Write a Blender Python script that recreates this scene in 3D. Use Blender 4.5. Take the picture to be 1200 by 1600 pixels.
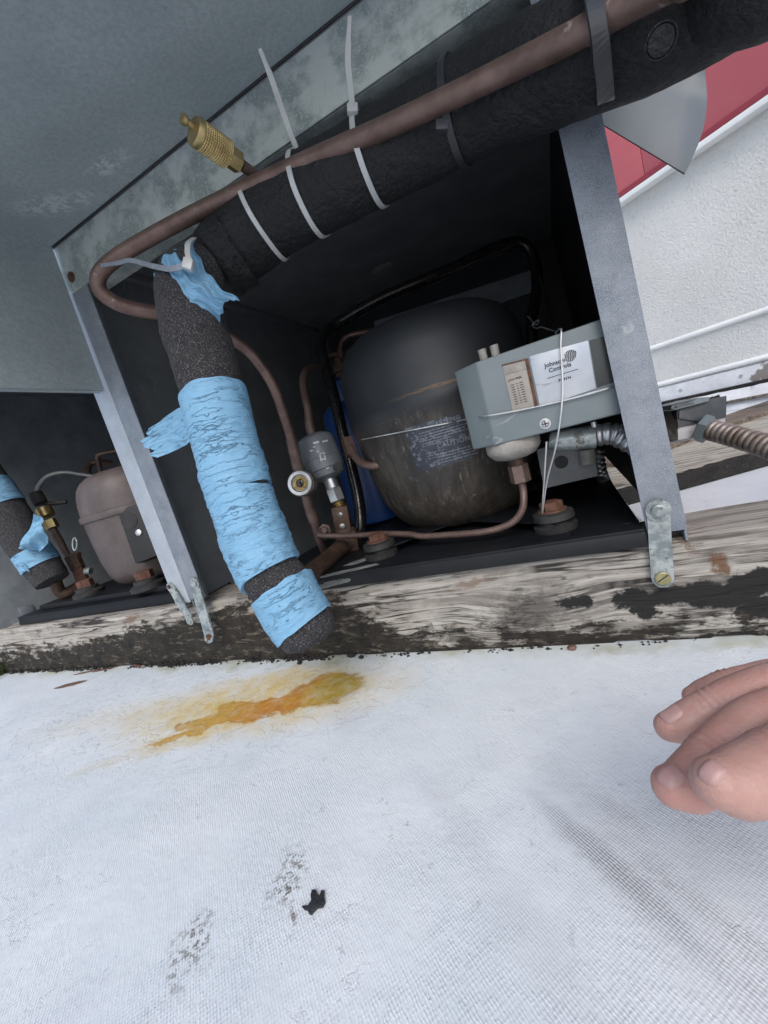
import bpy, bmesh, math, random
from mathutils import Vector, Matrix, noise
random.seed(7)
V = Vector
for o in list(bpy.data.objects): bpy.data.objects.remove(o)
SC = bpy.context.scene
COL = SC.collection

# ------------------------------------------------------------------ camera
F_PX, PCX, PCY = 650.0, 600.0, 800.0           # focal length and centre, in pixels of the 1200x1600 photograph
YAW, PITCH, ROLL = .4327, .1433, .2750
CAM = V((0, -.449, .26))
ca, sa, cb, sb, cc, sc_ = math.cos(YAW), math.sin(YAW), math.cos(PITCH), math.sin(PITCH), math.cos(ROLL), math.sin(ROLL)
FWD = V((-sa*cb, ca*cb, -sb)); _r = V((ca, sa, 0)); _d = FWD.cross(_r)
RGT = cc*_r + sc_*_d; DWN = -sc_*_r + cc*_d
camd = bpy.data.cameras.new('camera'); camo = bpy.data.objects.new('camera', camd); COL.objects.link(camo)
m3 = Matrix((RGT, -DWN, -FWD)).transposed()
camo.matrix_world = Matrix.Translation(CAM) @ m3.to_4x4()
camd.sensor_fit = 'HORIZONTAL'; camd.sensor_width = 36; camd.lens = 36*F_PX/1200
camd.clip_start = .01; camd.clip_end = 300
SC.camera = camo
SC.render.resolution_x, SC.render.resolution_y = 768, 1024

# ------------------------------------------------------------------ sky, sun, exposure
SUN_EL, SUN_AZ = math.radians(44), math.radians(158)      # azimuth: clockwise from +Y
w = bpy.data.worlds.new('World'); SC.world = w; w.use_nodes = True
nt = w.node_tree
sky = nt.nodes.new('ShaderNodeTexSky'); sky.sky_type = 'NISHITA'; sky.sun_disc = False
sky.sun_elevation = SUN_EL; sky.sun_rotation = SUN_AZ; sky.air_density = 1.0; sky.dust_density = 2.5; sky.ozone_density = 1.0
nt.nodes['Background'].inputs[1].default_value = .13
nt.links.new(sky.outputs[0], nt.nodes['Background'].inputs[0])
sd = bpy.data.lights.new('sun', 'SUN'); so = bpy.data.objects.new('sun', sd); COL.objects.link(so)
sd.energy = 1.05; sd.angle = math.radians(38); sd.color = (1, .98, .96)
sdir = V((math.sin(SUN_AZ)*math.cos(SUN_EL), math.cos(SUN_AZ)*math.cos(SUN_EL), math.sin(SUN_EL)))
so.rotation_euler = sdir.to_track_quat('Z', 'Y').to_euler(); so.location = (0, -1, 4)
vs = SC.view_settings; vs.view_transform = 'Standard'; vs.look = 'None'; vs.gamma = 1; vs.exposure = .6
SC.cycles.max_bounces = 8; SC.cycles.diffuse_bounces = 5; SC.cycles.glossy_bounces = 3

# ------------------------------------------------------------------ photograph pixel -> ray -> point on a plane
def ray(x, y): return FWD + RGT*((x-PCX)/F_PX) + DWN*((y-PCY)/F_PX)
def PD(x, y, d): return CAM + ray(x, y)*d
def PX(x, y, X): r = ray(x, y); return CAM + r*((X-CAM.x)/r.x)
def PY(x, y, Y=0): r = ray(x, y); return CAM + r*((Y-CAM.y)/r.y)
def PZ(x, y, Z=0): r = ray(x, y); return CAM + r*((Z-CAM.z)/r.z)
def dep(p): return (p-CAM).dot(FWD)
def D3(l): return [PD(*q) for q in l]

# ------------------------------------------------------------------ materials
MATS = {}
class NB:
    def __init__(s, name):
        s.m = bpy.data.materials.new(name); s.m.use_nodes = True; s.t = s.m.node_tree; s.n = s.t.nodes
        s.b = s.n['Principled BSDF']; s.tc = s.n.new('ShaderNodeTexCoord'); s.co = s.tc.outputs['Object']
        MATS[name] = s.m; s.cache = {}
    def L(s, a, b): s.t.links.new(a, b)
    def mapping(s, scale=(1,1,1), rot=(0,0,0), loc=(0,0,0), src=None):
        n = s.n.new('ShaderNodeMapping'); n.inputs['Scale'].default_value = scale; n.inputs['Rotation'].default_value = rot; n.inputs['Location'].default_value = loc
        s.L(src or s.co, n.inputs[0]); return n.outputs[0]
    def noise(s, scale, detail=4, rough=.6, src=None, dist=0, out='Fac'):
        key = (scale, detail, rough, dist) if src is None else None
        if key and key in s.cache: return s.cache[key].outputs[out]
        n = s.n.new('ShaderNodeTexNoise'); n.inputs['Scale'].default_value = scale; n.inputs['Detail'].default_value = detail
        n.inputs['Roughness'].default_value = rough; n.inputs['Distortion'].default_value = dist
        s.L(src or s.co, n.inputs['Vector'])
        if key: s.cache[key] = n
        return n.outputs[out]
    def voro(s, scale, src=None, out='Distance', feature='F1', rnd=1):
        n = s.n.new('ShaderNodeTexVoronoi'); n.feature = feature; n.inputs['Scale'].default_value = scale; n.inputs['Randomness'].default_value = rnd
        s.L(src or s.co, n.inputs['Vector']); return n.outputs[out]
    def ramp(s, f, stops):
        n = s.n.new('ShaderNodeValToRGB'); e = n.color_ramp.elements
        while len(e) < len(stops): e.new(.5)
        for i, (p, c) in enumerate(stops):
            e[i].position = p; e[i].color = (c, c, c, 1) if isinstance(c, (int, float)) else (*c, 1)
        s.L(f, n.inputs[0]); return n.outputs[0]
    def mix(s, f, a, b, mode='MIX'):
        n = s.n.new('ShaderNodeMix'); n.data_type = 'RGBA'; n.blend_type = mode
        for v, i in ((f, 0), (a, 6), (b, 7)):
            if hasattr(v, 'is_output'): s.L(v, n.inputs[i])
            elif i == 0: n.inputs[0].default_value = v
            else: n.inputs[i].default_value = (*v, 1)
        return n.outputs[2]
    def math(s, op, a, b=0, c=0, clamp=False):
        n = s.n.new('ShaderNodeMath'); n.operation = op; n.use_clamp = clamp
        for i, v in enumerate((a, b, c)):
            if hasattr(v, 'is_output'): s.L(v, n.inputs[i])
            else: n.inputs[i].default_value = v
        return n.outputs[0]
    def sep(s, src=None):
        n = s.n.new('ShaderNodeSeparateXYZ'); s.L(src or s.co, n.inputs[0]); return n.outputs
    def bump(s, h, strength=.4, dist=.002, prev=None):
        n = s.n.new('ShaderNodeBump'); n.inputs['Strength'].default_value = strength; n.inputs['Distance'].default_value = dist
        s.L(h, n.inputs['Height'])
        if prev: s.L(prev, n.inputs['Normal'])
        return n.outputs[0]
    def out(s, col=None, rough=None, metal=None, normal=None, **kw):
        for v, k in ((col, 'Base Color'), (rough, 'Roughness'), (metal, 'Metallic'), (normal, 'Normal')):
            if v is None: continue
            if hasattr(v, 'is_output'): s.L(v, s.b.inputs[k])
            else: s.b.inputs[k].default_value = (*v, 1) if isinstance(v, tuple) else v
        for k, v in kw.items(): s.b.inputs[k.replace('_', ' ')].default_value = v
        return s.m
    def ell(s, cx, cy, rx, ry, ang, soft=.5, src=None, rag=0, ragscale=30):
        """1 inside an ellipse on the object's x/y plane, ragged edge"""
        mp = s.n.new('ShaderNodeVectorMath'); mp.operation = 'SUBTRACT'; s.L(src or s.co, mp.inputs[0]); mp.inputs[1].default_value = (cx, cy, 0)
        rt = s.n.new('ShaderNodeVectorRotate'); rt.rotation_type = 'Z_AXIS'; s.L(mp.outputs[0], rt.inputs['Vector']); rt.inputs['Angle'].default_value = -ang
        sc = s.n.new('ShaderNodeVectorMath'); sc.operation = 'MULTIPLY'; s.L(rt.outputs[0], sc.inputs[0]); sc.inputs[1].default_value = (1/rx, 1/ry, 0)
        ln = s.n.new('ShaderNodeVectorMath'); ln.operation = 'LENGTH'; s.L(sc.outputs[0], ln.inputs[0])
        d = ln.outputs['Value']
        if rag: d = s.math('ADD', d, s.math('MULTIPLY', s.math('SUBTRACT', s.noise(ragscale, 5, .65), .5), rag))
        return s.math('DIVIDE', s.math('SUBTRACT', 1.0+soft/2, d), soft, clamp=True)

def simple(name, c1, c2, rough=.6, metal=0, scale=30, bump=.15, bscale=None, bdist=.001, speck=None, rvar=.12, lo=.35, hi=.65, sheet=False, c3s=(.42, .44, .45), **kw):
    b = NB(name)
    n = b.noise(scale, 6, .65)
    col = b.mix(b.ramp(n, [(lo, 0), (hi, 1)]), c1, c2)
    if speck:
        sc, th, c3 = speck
        col = b.mix(b.ramp(b.noise(sc, 3, .6), [(th, 0), (th+.06, 1)]), col, c3)
    r = b.math('MULTIPLY_ADD', b.noise(scale*.6, 4), rvar*2, rough-rvar)
    nr = b.bump(b.noise(bscale or scale*8, 4, .6), bump, bdist) if bump else None
    if sheet:
        nr = b.bump(b.noise(7, 3, .5), .3, .010, nr)
        ln = b.noise(1, 2, .5, src=b.mapping((9, 60, 22), (.3, .5, .8)))
        sc_m = b.math('MULTIPLY', b.ramp(b.math('ABSOLUTE', b.math('SUBTRACT', ln, .5)), [(0, 1), (.006, 0)]), b.ramp(b.noise(19, 4), [(.54, 0), (.62, .55)]))
        col = b.mix(sc_m, col, c3s)
    return b.out(col, r, metal, nr, **kw)

simple('galv', (.16, .185, .22), (.25, .275, .31), .5, .3, 40, .25, 900, .0004, (1300, .53, (.34, .37, .41)), sheet=True)
simple('galv_old', (.27, .32, .315), (.50, .55, .53), .6, .2, 24, .2, 500, .0004, (520, .57, (.47, .51, .49)), lo=.44, hi=.57, sheet=True)
simple('galv_bright', (.30, .34, .39), (.40, .44, .49), .55, .2, 30, .2, 800, .0004, (1300, .53, (.52, .56, .61)), sheet=True)
simple('zinc', (.20, .235, .24), (.40, .44, .44), .42, .45, 70, .3, 400, .0006, (120, .60, (.13, .12, .095)), lo=.42, hi=.58)
def m_hood():
    b = NB('hood_paint'); n = b.noise(9, 6, .6)
    col = b.mix(b.ramp(n, [(.35, 0), (.65, 1)]), (.33, .38, .39), (.40, .45, .455))
    col = b.mix(b.ramp(b.noise(210, 5, .7), [(.40, .5), (.60, 0)]), col, (.24, .28, .29))
    col = b.mix(b.ramp(b.noise(330, 3), [(.70, 0), (.73, .8)]), col, (.12, .14, .145))
    p = PZ(95, 320, .655); q = PZ(170, 260, .655)
    e = b.math('MAXIMUM', b.ell(p.x, p.y, .05, .018, .5, .8, rag=1.2, ragscale=30), b.ell(q.x, q.y, .035, .012, .1, .8, rag=1.2, ragscale=30))
    e = b.math('MULTIPLY', e, b.ramp(b.noise(130, 5, .7), [(.46, 0), (.56, .7)]))
    col = b.mix(e, col, (.60, .63, .64))
    b.out(col, b.math('MULTIPLY_ADD', n, .3, .3), .1, b.bump(b.noise(700, 3), .12, .0003, b.bump(b.noise(6, 3, .5), .35, .012)))
m_hood()
simple('dark_panel', (.125, .137, .146), (.175, .187, .196), .55, .1, 14, .12, 600, .0003, (300, .70, (.25, .26, .265)), sheet=True)
simple('dark_panel_b', (.20, .225, .245), (.28, .305, .325), .55, .1, 18, .12, 600, .0003, (320, .64, (.32, .335, .345)), sheet=True)
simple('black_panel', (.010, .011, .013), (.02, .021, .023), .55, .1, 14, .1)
simple('black_plate', (.005, .006, .008), (.010, .0115, .0145), .5, 0, 20, .15, 300, .0006, (50, .70, (.045, .047, .05)), Specular_IOR_Level=.25)
simple('rubber', (.012, .012, .013), (.03, .03, .03), .7, 0, 60, .3)
simple('rust', (.07, .033, .022), (.145, .065, .042), .75, .1, 120, .5, 500)
simple('brown_rust', (.055, .035, .026), (.13, .08, .055), .65, .4, 90, .4, 500)
simple('foam_black', (.0035, .004, .005), (.008, .0085, .010), .7, 0, 60, 1, 170, .0045, (300, .60, (.015, .0155, .018)))
simple('foam_grey', (.016, .016, .018), (.03, .029, .031), .95, 0, 90, 1, 480, .002, (650, .55, (.10, .097, .102)))
simple('copper_old', (.115, .072, .060), (.20, .132, .112), .45, .45, 45, .12, 300, .0006, (70, .67, (.33, .27, .26)))
simple('copper_dull', (.095, .062, .052), (.165, .115, .098), .5, .4, 60, .15, 300, .0006, (110, .68, (.30, .24, .23)))
simple('black_pipe', (.010, .010, .011), (.02, .02, .02), .2, .2, 40, .25, 200, .001, (160, .68, (.11, .095, .07)))
simple('brass', (.36, .27, .12), (.52, .41, .20), .38, .85, 80, .1)
simple('steel', (.45, .46, .47), (.62, .63, .64), .35, .85, 80, .12, 400, .0005, (200, .68, (.22, .18, .13)))
simple('drier_paint', (.125, .14, .155), (.16, .175, .19), .4, .1, 30, .1, 300, .0005)
simple('blue_paint', (.007, .036, .14), (.010, .05, .18), .4, 0, 14, .08)
simple('control_paint', (.145, .178, .188), (.175, .208, .218), .42, .05, 16, .08, 500, .0003, (130, .74, (.12, .14, .15)), sheet=True)
simple('nylon', (.40, .41, .41), (.50, .51, .51), .35, 0, 40, 0, Subsurface_Weight=.15, Subsurface_Radius=(.004, .004, .004))
simple('nylon_black', (.018, .02, .023), (.03, .033, .037), .4, 0, 40, .1)
simple('dirty_white', (.20, .19, .17), (.37, .35, .32), .55, 0, 50, .25, 300, .0008, (70, .64, (.22, .2, .17)))
simple('wire', (.6, .61, .62), (.75, .76, .77), .3, .8, 90, 0)
simple('black_tape', (.035, .04, .047), (.06, .067, .075), .45, 0, 40, .5, 90, .0015)
simple('rust_conduit', (.16, .125, .10), (.42, .37, .33), .5, .6, 40, .2, 400, .0006)
simple('grey_plastic', (.16, .17, .18), (.2, .21, .22), .45, 0, 30, .1)
simple('comp_cover', (.010, .0105, .012), (.016, .017, .019), .6, 0, 30, .15)
simple('brown_comp', (.080, .064, .062), (.120, .098, .095), .5, .05, 24, .15, 260, .0006, (150, .70, (.055, .042, .038)))
simple('red_paint', (.44, .098, .112), (.49, .12, .135), .5, 0, 3, .05, 200, .0006)
simple('red_dark', (.24, .03, .045), (.29, .04, .055), .4, 0, 3, .05)
simple('white_paint', (.72, .73, .72), (.82, .82, .80), .5, 0, 8, .15, 120, .001, (20, .70, (.55, .54, .5)))
simple('grey_caulk', (.6, .61, .63), (.74, .75, .77), .55, 0, 20, .5, 90, .003, (12, .62, (.24, .21, .19)))
simple('tar', (.008, .008, .008), (.022, .02, .018), .9, 0, 60, 1, 120, .004, (90, .66, (.16, .145, .12)))
simple('leaf_brown', (.10, .05, .035), (.17, .10, .075), .7, 0, 90, .4)
simple('moss', (.02, .03, .008), (.05, .07, .02), .95, 0, 60, 1, 150, .004)
simple('flake_black', (.012, .013, .016), (.028, .03, .035), .6, 0, 120, .6, 300, .002)
simple('paint_black', (.01, .01, .01), (.02, .019, .018), .7, 0, 80, 1, 200, .002)
simple('print_black', (.012, .013, .016), (.02, .02, .024), .5, 0, 80, 0)
simple('print_white', (.42, .44, .46), (.52, .54, .56), .5, 0, 80, 0)
simple('print_pale', (.10, .118, .145), (.20, .225, .265), .55, 0, 90, 0)
simple('window_scale', (.27, .245, .215), (.34, .31, .275), .5, 0, 40, .1)
simple('window_dark', (.035, .04, .04), (.05, .055, .055), .3, 0, 20, .05)
simple('gold_glass', (.20, .13, .035), (.45, .33, .12), .2, .5, 160, .2)
simple('comp_label', (.022, .028, .042), (.045, .054, .072), .5, 0, 60, .15, 300, .0004, (160, .55, (.13, .148, .175)))

simple('crust', (.10, .115, .115), (.20, .23, .22), .8, 0, 70, .5, 300, .001)
simple('eye_dark', (.02, .014, .008), (.06, .04, .02), .08, 0, 90, .1)
simple('box_grey', (.40, .40, .41), (.52, .51, .52), .5, .1, 30, .2, 300, .0006, (60, .66, (.26, .24, .23)))
simple('flap_paint', (.068, .092, .114), (.082, .107, .13), .45, .05, 12, .08, 500, .0003, (130, .72, (.14, .16, .18)))
simple('grey_caulk_dark', (.16, .17, .18), (.27, .28, .29), .7, 0, 60, .6, 160, .003)
simple('brass_dull', (.22, .20, .10), (.34, .31, .17), .45, .5, 80, .2)
simple('dark_back', (.022, .026, .03), (.04, .044, .05), .6, .05, 14, .1)
def m_alu():
    b = NB('alu_label'); n = b.noise(14, 3, .5); s2 = b.noise(160, 3, .6, src=b.mapping((.25, 1, 1)))
    c = b.mix(b.ramp(n, [(.35, 0), (.7, 1)]), (.32, .36, .43), (.62, .64, .65))
    c = b.mix(b.ramp(s2, [(.66, 0), (.7, .6)]), c, (.25, .27, .3))
    b.out(c, .42, .45, b.bump(s2, .05, .0005))
m_alu()
def m_comp():
    b = NB('comp_black')
    n = b.noise(16, 5, .6); col = b.mix(n, (.014, .0165, .020), (.025, .029, .034))
    # rusty, worn patch on the lower front: own shape, not shading
    x, y, z = b.sep()[0], b.sep()[1], b.sep()[2]
    low = b.ramp(b.math('ADD', z, b.math('MULTIPLY', b.noise(18, 4), .03)), [(.13, 1), (.14, 1), (.300, 1), (.318, 0)])
    pat = b.ramp(b.math('ADD', x, b.math('MULTIPLY', b.noise(12, 4), .05)), [(0, 0), (.001, 1)])
    strk = b.noise(60, 5, .7, src=b.mapping((1, 1, .28)))
    brown = b.mix(b.ramp(strk, [(.35, 0), (.7, 1)]), (.026, .022, .019), (.085, .075, .063))
    mx = b.math('MULTIPLY', low, b.ramp(b.noise(9, 4, .6), [(.30, .25), (.52, 1)]))
    col = b.mix(mx, col, brown)
    fl = b.ramp(b.noise(210, 5, .75, src=b.mapping((1, 1, .22))), [(.57, 0), (.66, .8)])
    col = b.mix(b.math('MULTIPLY', b.math('MULTIPLY', fl, low), b.ramp(b.noise(14, 3), [(.44, 0), (.56, .85)])), col, (.27, .245, .205))
    sp_ = PY(682, 602, .07); xz = b.n.new('ShaderNodeCombineXYZ'); b.L(x, xz.inputs[0]); b.L(z, xz.inputs[1])
    st = b.math('MULTIPLY', b.ell(sp_.x, sp_.z, .055, .0020, .02, 1.0, src=xz.outputs[0], rag=.5, ragscale=90), b.ramp(b.noise(1, 5, .7, src=b.mapping((60, 60, 400))), [(.42, 0), (.58, .9)]))
    col = b.mix(st, col, (.15, .085, .04))
    b.out(col, b.math('MULTIPLY_ADD', n, .3, .34), .1, b.bump(b.noise(120, 5, .6), .25, .001))
m_comp()
def m_tape():
    # crepe tape; UV = metres round the pipe, metres along it
    b = NB('blue_tape'); uv = b.tc.outputs['UV']
    n = b.n.new('ShaderNodeVectorMath'); n.operation = 'MULTIPLY_ADD'; b.L(b.noise(1, 3, .5, src=b.mapping((30, 30, 1), src=uv), out='Color'), n.inputs[0]); n.inputs[1].default_value = (.004, .007, 0); b.L(uv, n.inputs[2]); uw = n.outputs[0]
    fold = b.noise(1, 4, .55, src=b.mapping((26, 120, 1), (0, 0, .22), src=uw))
    crepe = b.noise(1, 3, .6, src=b.mapping((240, 900, 1), src=uw))
    line = b.ramp(b.math('ABSOLUTE', b.math('SUBTRACT', fold, .5)), [(0, 1), (.018, 0)])
    line = b.math('MULTIPLY', line, b.ramp(b.noise(26, 3), [(.42, 0), (.6, 1)]))
    h = b.math('SUBTRACT', b.math('MULTIPLY_ADD', crepe, .22, fold), b.math('MULTIPLY', line, .35))
    c = b.mix(b.noise(22, 4), (.145, .335, .52), (.21, .40, .57))
    c = b.mix(b.math('MULTIPLY', line, .36), c, (.05, .14, .27))
    c = b.mix(b.ramp(b.noise(50, 6, .72), [(.56, 0), (.72, .45)]), c, (.12, .235, .35))
    b.out(c, .62, 0, b.bump(h, 1, .0036))
m_tape()
def m_roof():
    b = NB('membrane')
    x = b.sep()
    n1 = b.noise(7, 5, .6); n2 = b.noise(34, 5, .65)
    col = b.mix(b.ramp(n1, [(.35, 0), (.7, 1)]), (.60, .66, .705), (.71, .75, .78))
    col = b.mix(b.math('MULTIPLY', b.ramp(n2, [(.5, 0), (.8, 1)]), .30), col, (.52, .545, .59))
    def warped(scale, amp):
        n = b.n.new('ShaderNodeVectorMath'); n.operation = 'MULTIPLY_ADD'
        c = b.n.new('ShaderNodeVectorMath'); c.operation = 'SUBTRACT'; b.L(b.noise(scale, 4, .6, out='Color'), c.inputs[0]); c.inputs[1].default_value = (.5, .5, .5)
        b.L(c.outputs[0], n.inputs[0]); n.inputs[1].default_value = (amp, amp, 0); b.L(b.co, n.inputs[2]); return n.outputs[0]
    wa = warped(200, .0017)
    rv = b.mapping((1, 1, 1), (0, 0, math.radians(42)), src=wa)
    def wave(period, direction, src):
        n = b.n.new('ShaderNodeTexWave'); n.wave_type = 'BANDS'; n.bands_direction = direction; n.inputs['Scale'].default_value = .314/period
        n.inputs['Distortion'].default_value = 0; b.L(src, n.inputs['Vector']); return n.outputs['Fac']
    w1 = wave(.0017, 'Y', rv); w2 = wave(.0024, 'X', rv)
    brk = b.ramp(b.noise(1, 2, .5, src=b.mapping((170, 560, 1), src=rv)), [(.36, .1), (.6, 1)])      # threads come and go
    worn = b.ramp(b.noise(11, 4, .6), [(.34, .15), (.58, 1)])
    crust = b.ell(-.55, -.10, .36, .12, math.radians(8), .7, rag=.7, ragscale=34)
    amp = b.math('MULTIPLY', b.math('MULTIPLY', worn, brk), b.math('SUBTRACT', 1.0, b.math('MULTIPLY', crust, .85)))
    ribh = b.math('MULTIPLY', b.math('MULTIPLY_ADD', w2, .6, w1), amp)
    blist = b.ramp(b.noise(38, 5, .6, dist=1.2), [(.46, 0), (.50, 1)])
    h = b.math('ADD', ribh, b.math('MULTIPLY', b.math('MULTIPLY', blist, crust), 1.8))
    ln = b.noise(1, 5, .6, src=b.mapping((9, 9, 1), src=warped(60, .03)))
    crm = b.math('MULTIPLY', b.ramp(b.math('ABSOLUTE', b.math('SUBTRACT', ln, .5)), [(0, 1), (.006, 0)]), b.ramp(n1, [(.52, 0), (.58, 1)]))
    h = b.math('SUBTRACT', h, b.math('MULTIPLY', crm, 1.2))
    groove = b.math('MULTIPLY', b.ramp(w1, [(.0, 1), (.28, 0)]), amp)
    col = b.mix(b.math('MULTIPLY', groove, .36), col, (.30, .33, .39))
    col = b.mix(b.math('MULTIPLY', crm, .3), col, (.33, .33, .34))
    ws_ = warped(26, .045); wf_ = warped(110, .014); wk_ = warped(60, .03)
    def blot(c, q, m, px, py, rx, ry, ang, soft, amt, src=None):
        p = PZ(px, py, 0); e = b.ell(p.x, p.y, rx, ry, ang, soft, src=src or ws_)
        if m is not None: e = b.math('MULTIPLY', e, m)
        return b.mix(b.math('MULTIPLY', e, amt), c, q)
    dgr = b.ramp(b.math('MULTIPLY', w1, b.math('MULTIPLY_ADD', w2, .6, .4)), [(.06, 1), (.42, .12)])
    a1 = math.radians(-44)
    for (px, py, rx, ry, am) in ((925, 1325, .040, .006, .62), (985, 1385, .05, .008, .45), (955, 1262, .022, .007, .42), (1040, 1370, .05, .006, .3), (1090, 1440, .07, .02, .32), (1130, 1330, .05, .025, .3), (545, 1120, .022, .02, .3), (870, 1210, .02, .012, .3), (700, 1260, .03, .01, .2), (820, 1450, .05, .012, .2)):
        col = blot(col, (.15, .145, .165), dgr, px, py, rx, ry, a1, 1.2, am, wf_)
    weave = b.ramp(b.math('MULTIPLY', w1, w2), [(.08, 1), (.30, 0)])
    clump = b.ramp(b.noise(210, 5, .72), [(.47, 0), (.56, 1)])
    sp = b.math('MULTIPLY', b.math('MAXIMUM', weave, b.ramp(clump, [(.7, 0), (1, .8)])), clump)
    for (px, py, rx, ry, am) in ((463, 1345, .014, .007, .8), (447, 1385, .009, .007, 1), (455, 1427, .009, .004, .9), (430, 1395, .012, .005, .5), (304, 1462, .010, .006, 1), (275, 1505, .014, .005, .7), (325, 1442, .010, .004, .7), (312, 1490, .010, .006, .5)):
        col = blot(col, (.085, .062, .04), sp, px, py, rx, ry, a1, 1.3, am, wk_)
    # fine scratches and specks all over
    scr = b.math('MAXIMUM', b.ramp(b.math('ABSOLUTE', b.math('SUBTRACT', b.noise(1, 2, .5, src=b.mapping((14, 75, 1), (0, 0, .9), src=wk_)), .5)), [(0, 1), (.008, 0)]), b.ramp(b.math('ABSOLUTE', b.math('SUBTRACT', b.noise(1, 2, .5, src=b.mapping((75, 17, 1), (0, 0, .2), src=wk_)), .5)), [(0, 1), (.008, 0)]))
    scr = b.math('MULTIPLY', scr, b.ramp(b.noise(60, 4), [(.58, 0), (.64, 1)]))
    col = b.mix(b.math('MULTIPLY', scr, .5), col, (.22, .23, .26))
    col = b.mix(b.ramp(b.noise(420, 2), [(.735, 0), (.76, .8)]), col, (.10, .09, .085))
    # iron stain with tide lines
    mot = b.ramp(b.noise(44, 6, .68), [(.34, .35), (.62, 1)])
    for (px, py, rx, ry, ang, am) in ((390, 1098, .160, .055, .2, 1), (300, 1150, .11, .014, .5, .5), (500, 1052, .06, .022, 0, .5), (180, 1120, .12, .03, .3, .25), (420, 1060, .09, .015, .1, .4)):
        col = blot(col, (.62, .47, .17), mot, px, py, rx, ry, ang, 1.0, am)
    M = None
    for (px, py, rx, ry, ang) in ((510, 1077, .042, .030, .25), (455, 1096, .060, .016, .2), (388, 1110, .046, .020, .05), (335, 1122, .050, .011, .35), (297, 1143, .040, .005, .6)):
        p = PZ(px, py, 0); e = b.ell(p.x, p.y, rx, ry, ang, 1.1, src=ws_); M = e if M is None else b.math('MAXIMUM', M, e)
    M = b.math('ADD', M, b.math('MULTIPLY', b.math('SUBTRACT', b.noise(120, 5, .7), .5), .5))
    M = b.math('MULTIPLY', M, b.ramp(x[0], [(0, 1), (1, 1)]))
    sel = b.ramp(b.math('ADD', b.math('MULTIPLY_ADD', x[0], 1.0, 1.0), b.math('MULTIPLY', b.math('SUBTRACT', b.noise(36, 5, .65), .5), .10)), [(.40, (.52, .36, .12)), (.56, (.48, .27, .04)), (.60, (.47, .19, .014)), (.635, (.44, .135, .006)), (.665, (.47, .27, .03)), (.70, (.37, .265, .028)), (.74, (.36, .27, .04))])
    dk = b.mix(b.ramp(b.noise(36, 5, .65), [(.35, 0), (.65, 1)]), sel, b.mix(.3, sel, (.54, .38, .08)))
    col = b.mix(b.math('MULTIPLY', b.ramp(M, [(.22, 0), (.56, 1)]), b.math('MULTIPLY', b.ramp(mot, [(.3, .6), (.8, 1)]), b.ramp(b.noise(95, 6, .75), [(.30, .68), (.55, 1)]))), col, dk)
    tide = b.ramp(M, [(.38, 0), (.46, .6), (.50, .6), (.58, 0)])
    col = b.mix(b.math('MULTIPLY', tide, b.ramp(b.noise(23, 3), [(.4, .2), (.6, 1)])), col, (.30, .12, .012))
    alg = b.math('MULTIPLY', b.ramp(b.math('ADD', x[1], b.math('MULTIPLY', b.noise(34, 5, .65), .05)), [(0, 0), (.001, 0), (.02, .75), (.09, .75), (.11, 0)]), b.ramp(n1, [(.42, .05), (.6, 1)]))
    col = b.mix(alg, col, (.36, .37, .24))
    edge = b.math('MULTIPLY', b.ramp(b.math('ABSOLUTE', b.math('SUBTRACT', b.noise(38, 5, .6, dist=1.2), .478)), [(0, 1), (.012, 0)]), crust)
    col = b.mix(b.math('MULTIPLY', edge, .38), col, (.24, .25, .26))
    b.out(col, .6, 0, b.bump(h, .42, .0005, b.bump(b.noise(16, 4), .35, .006)))
m_roof()
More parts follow.
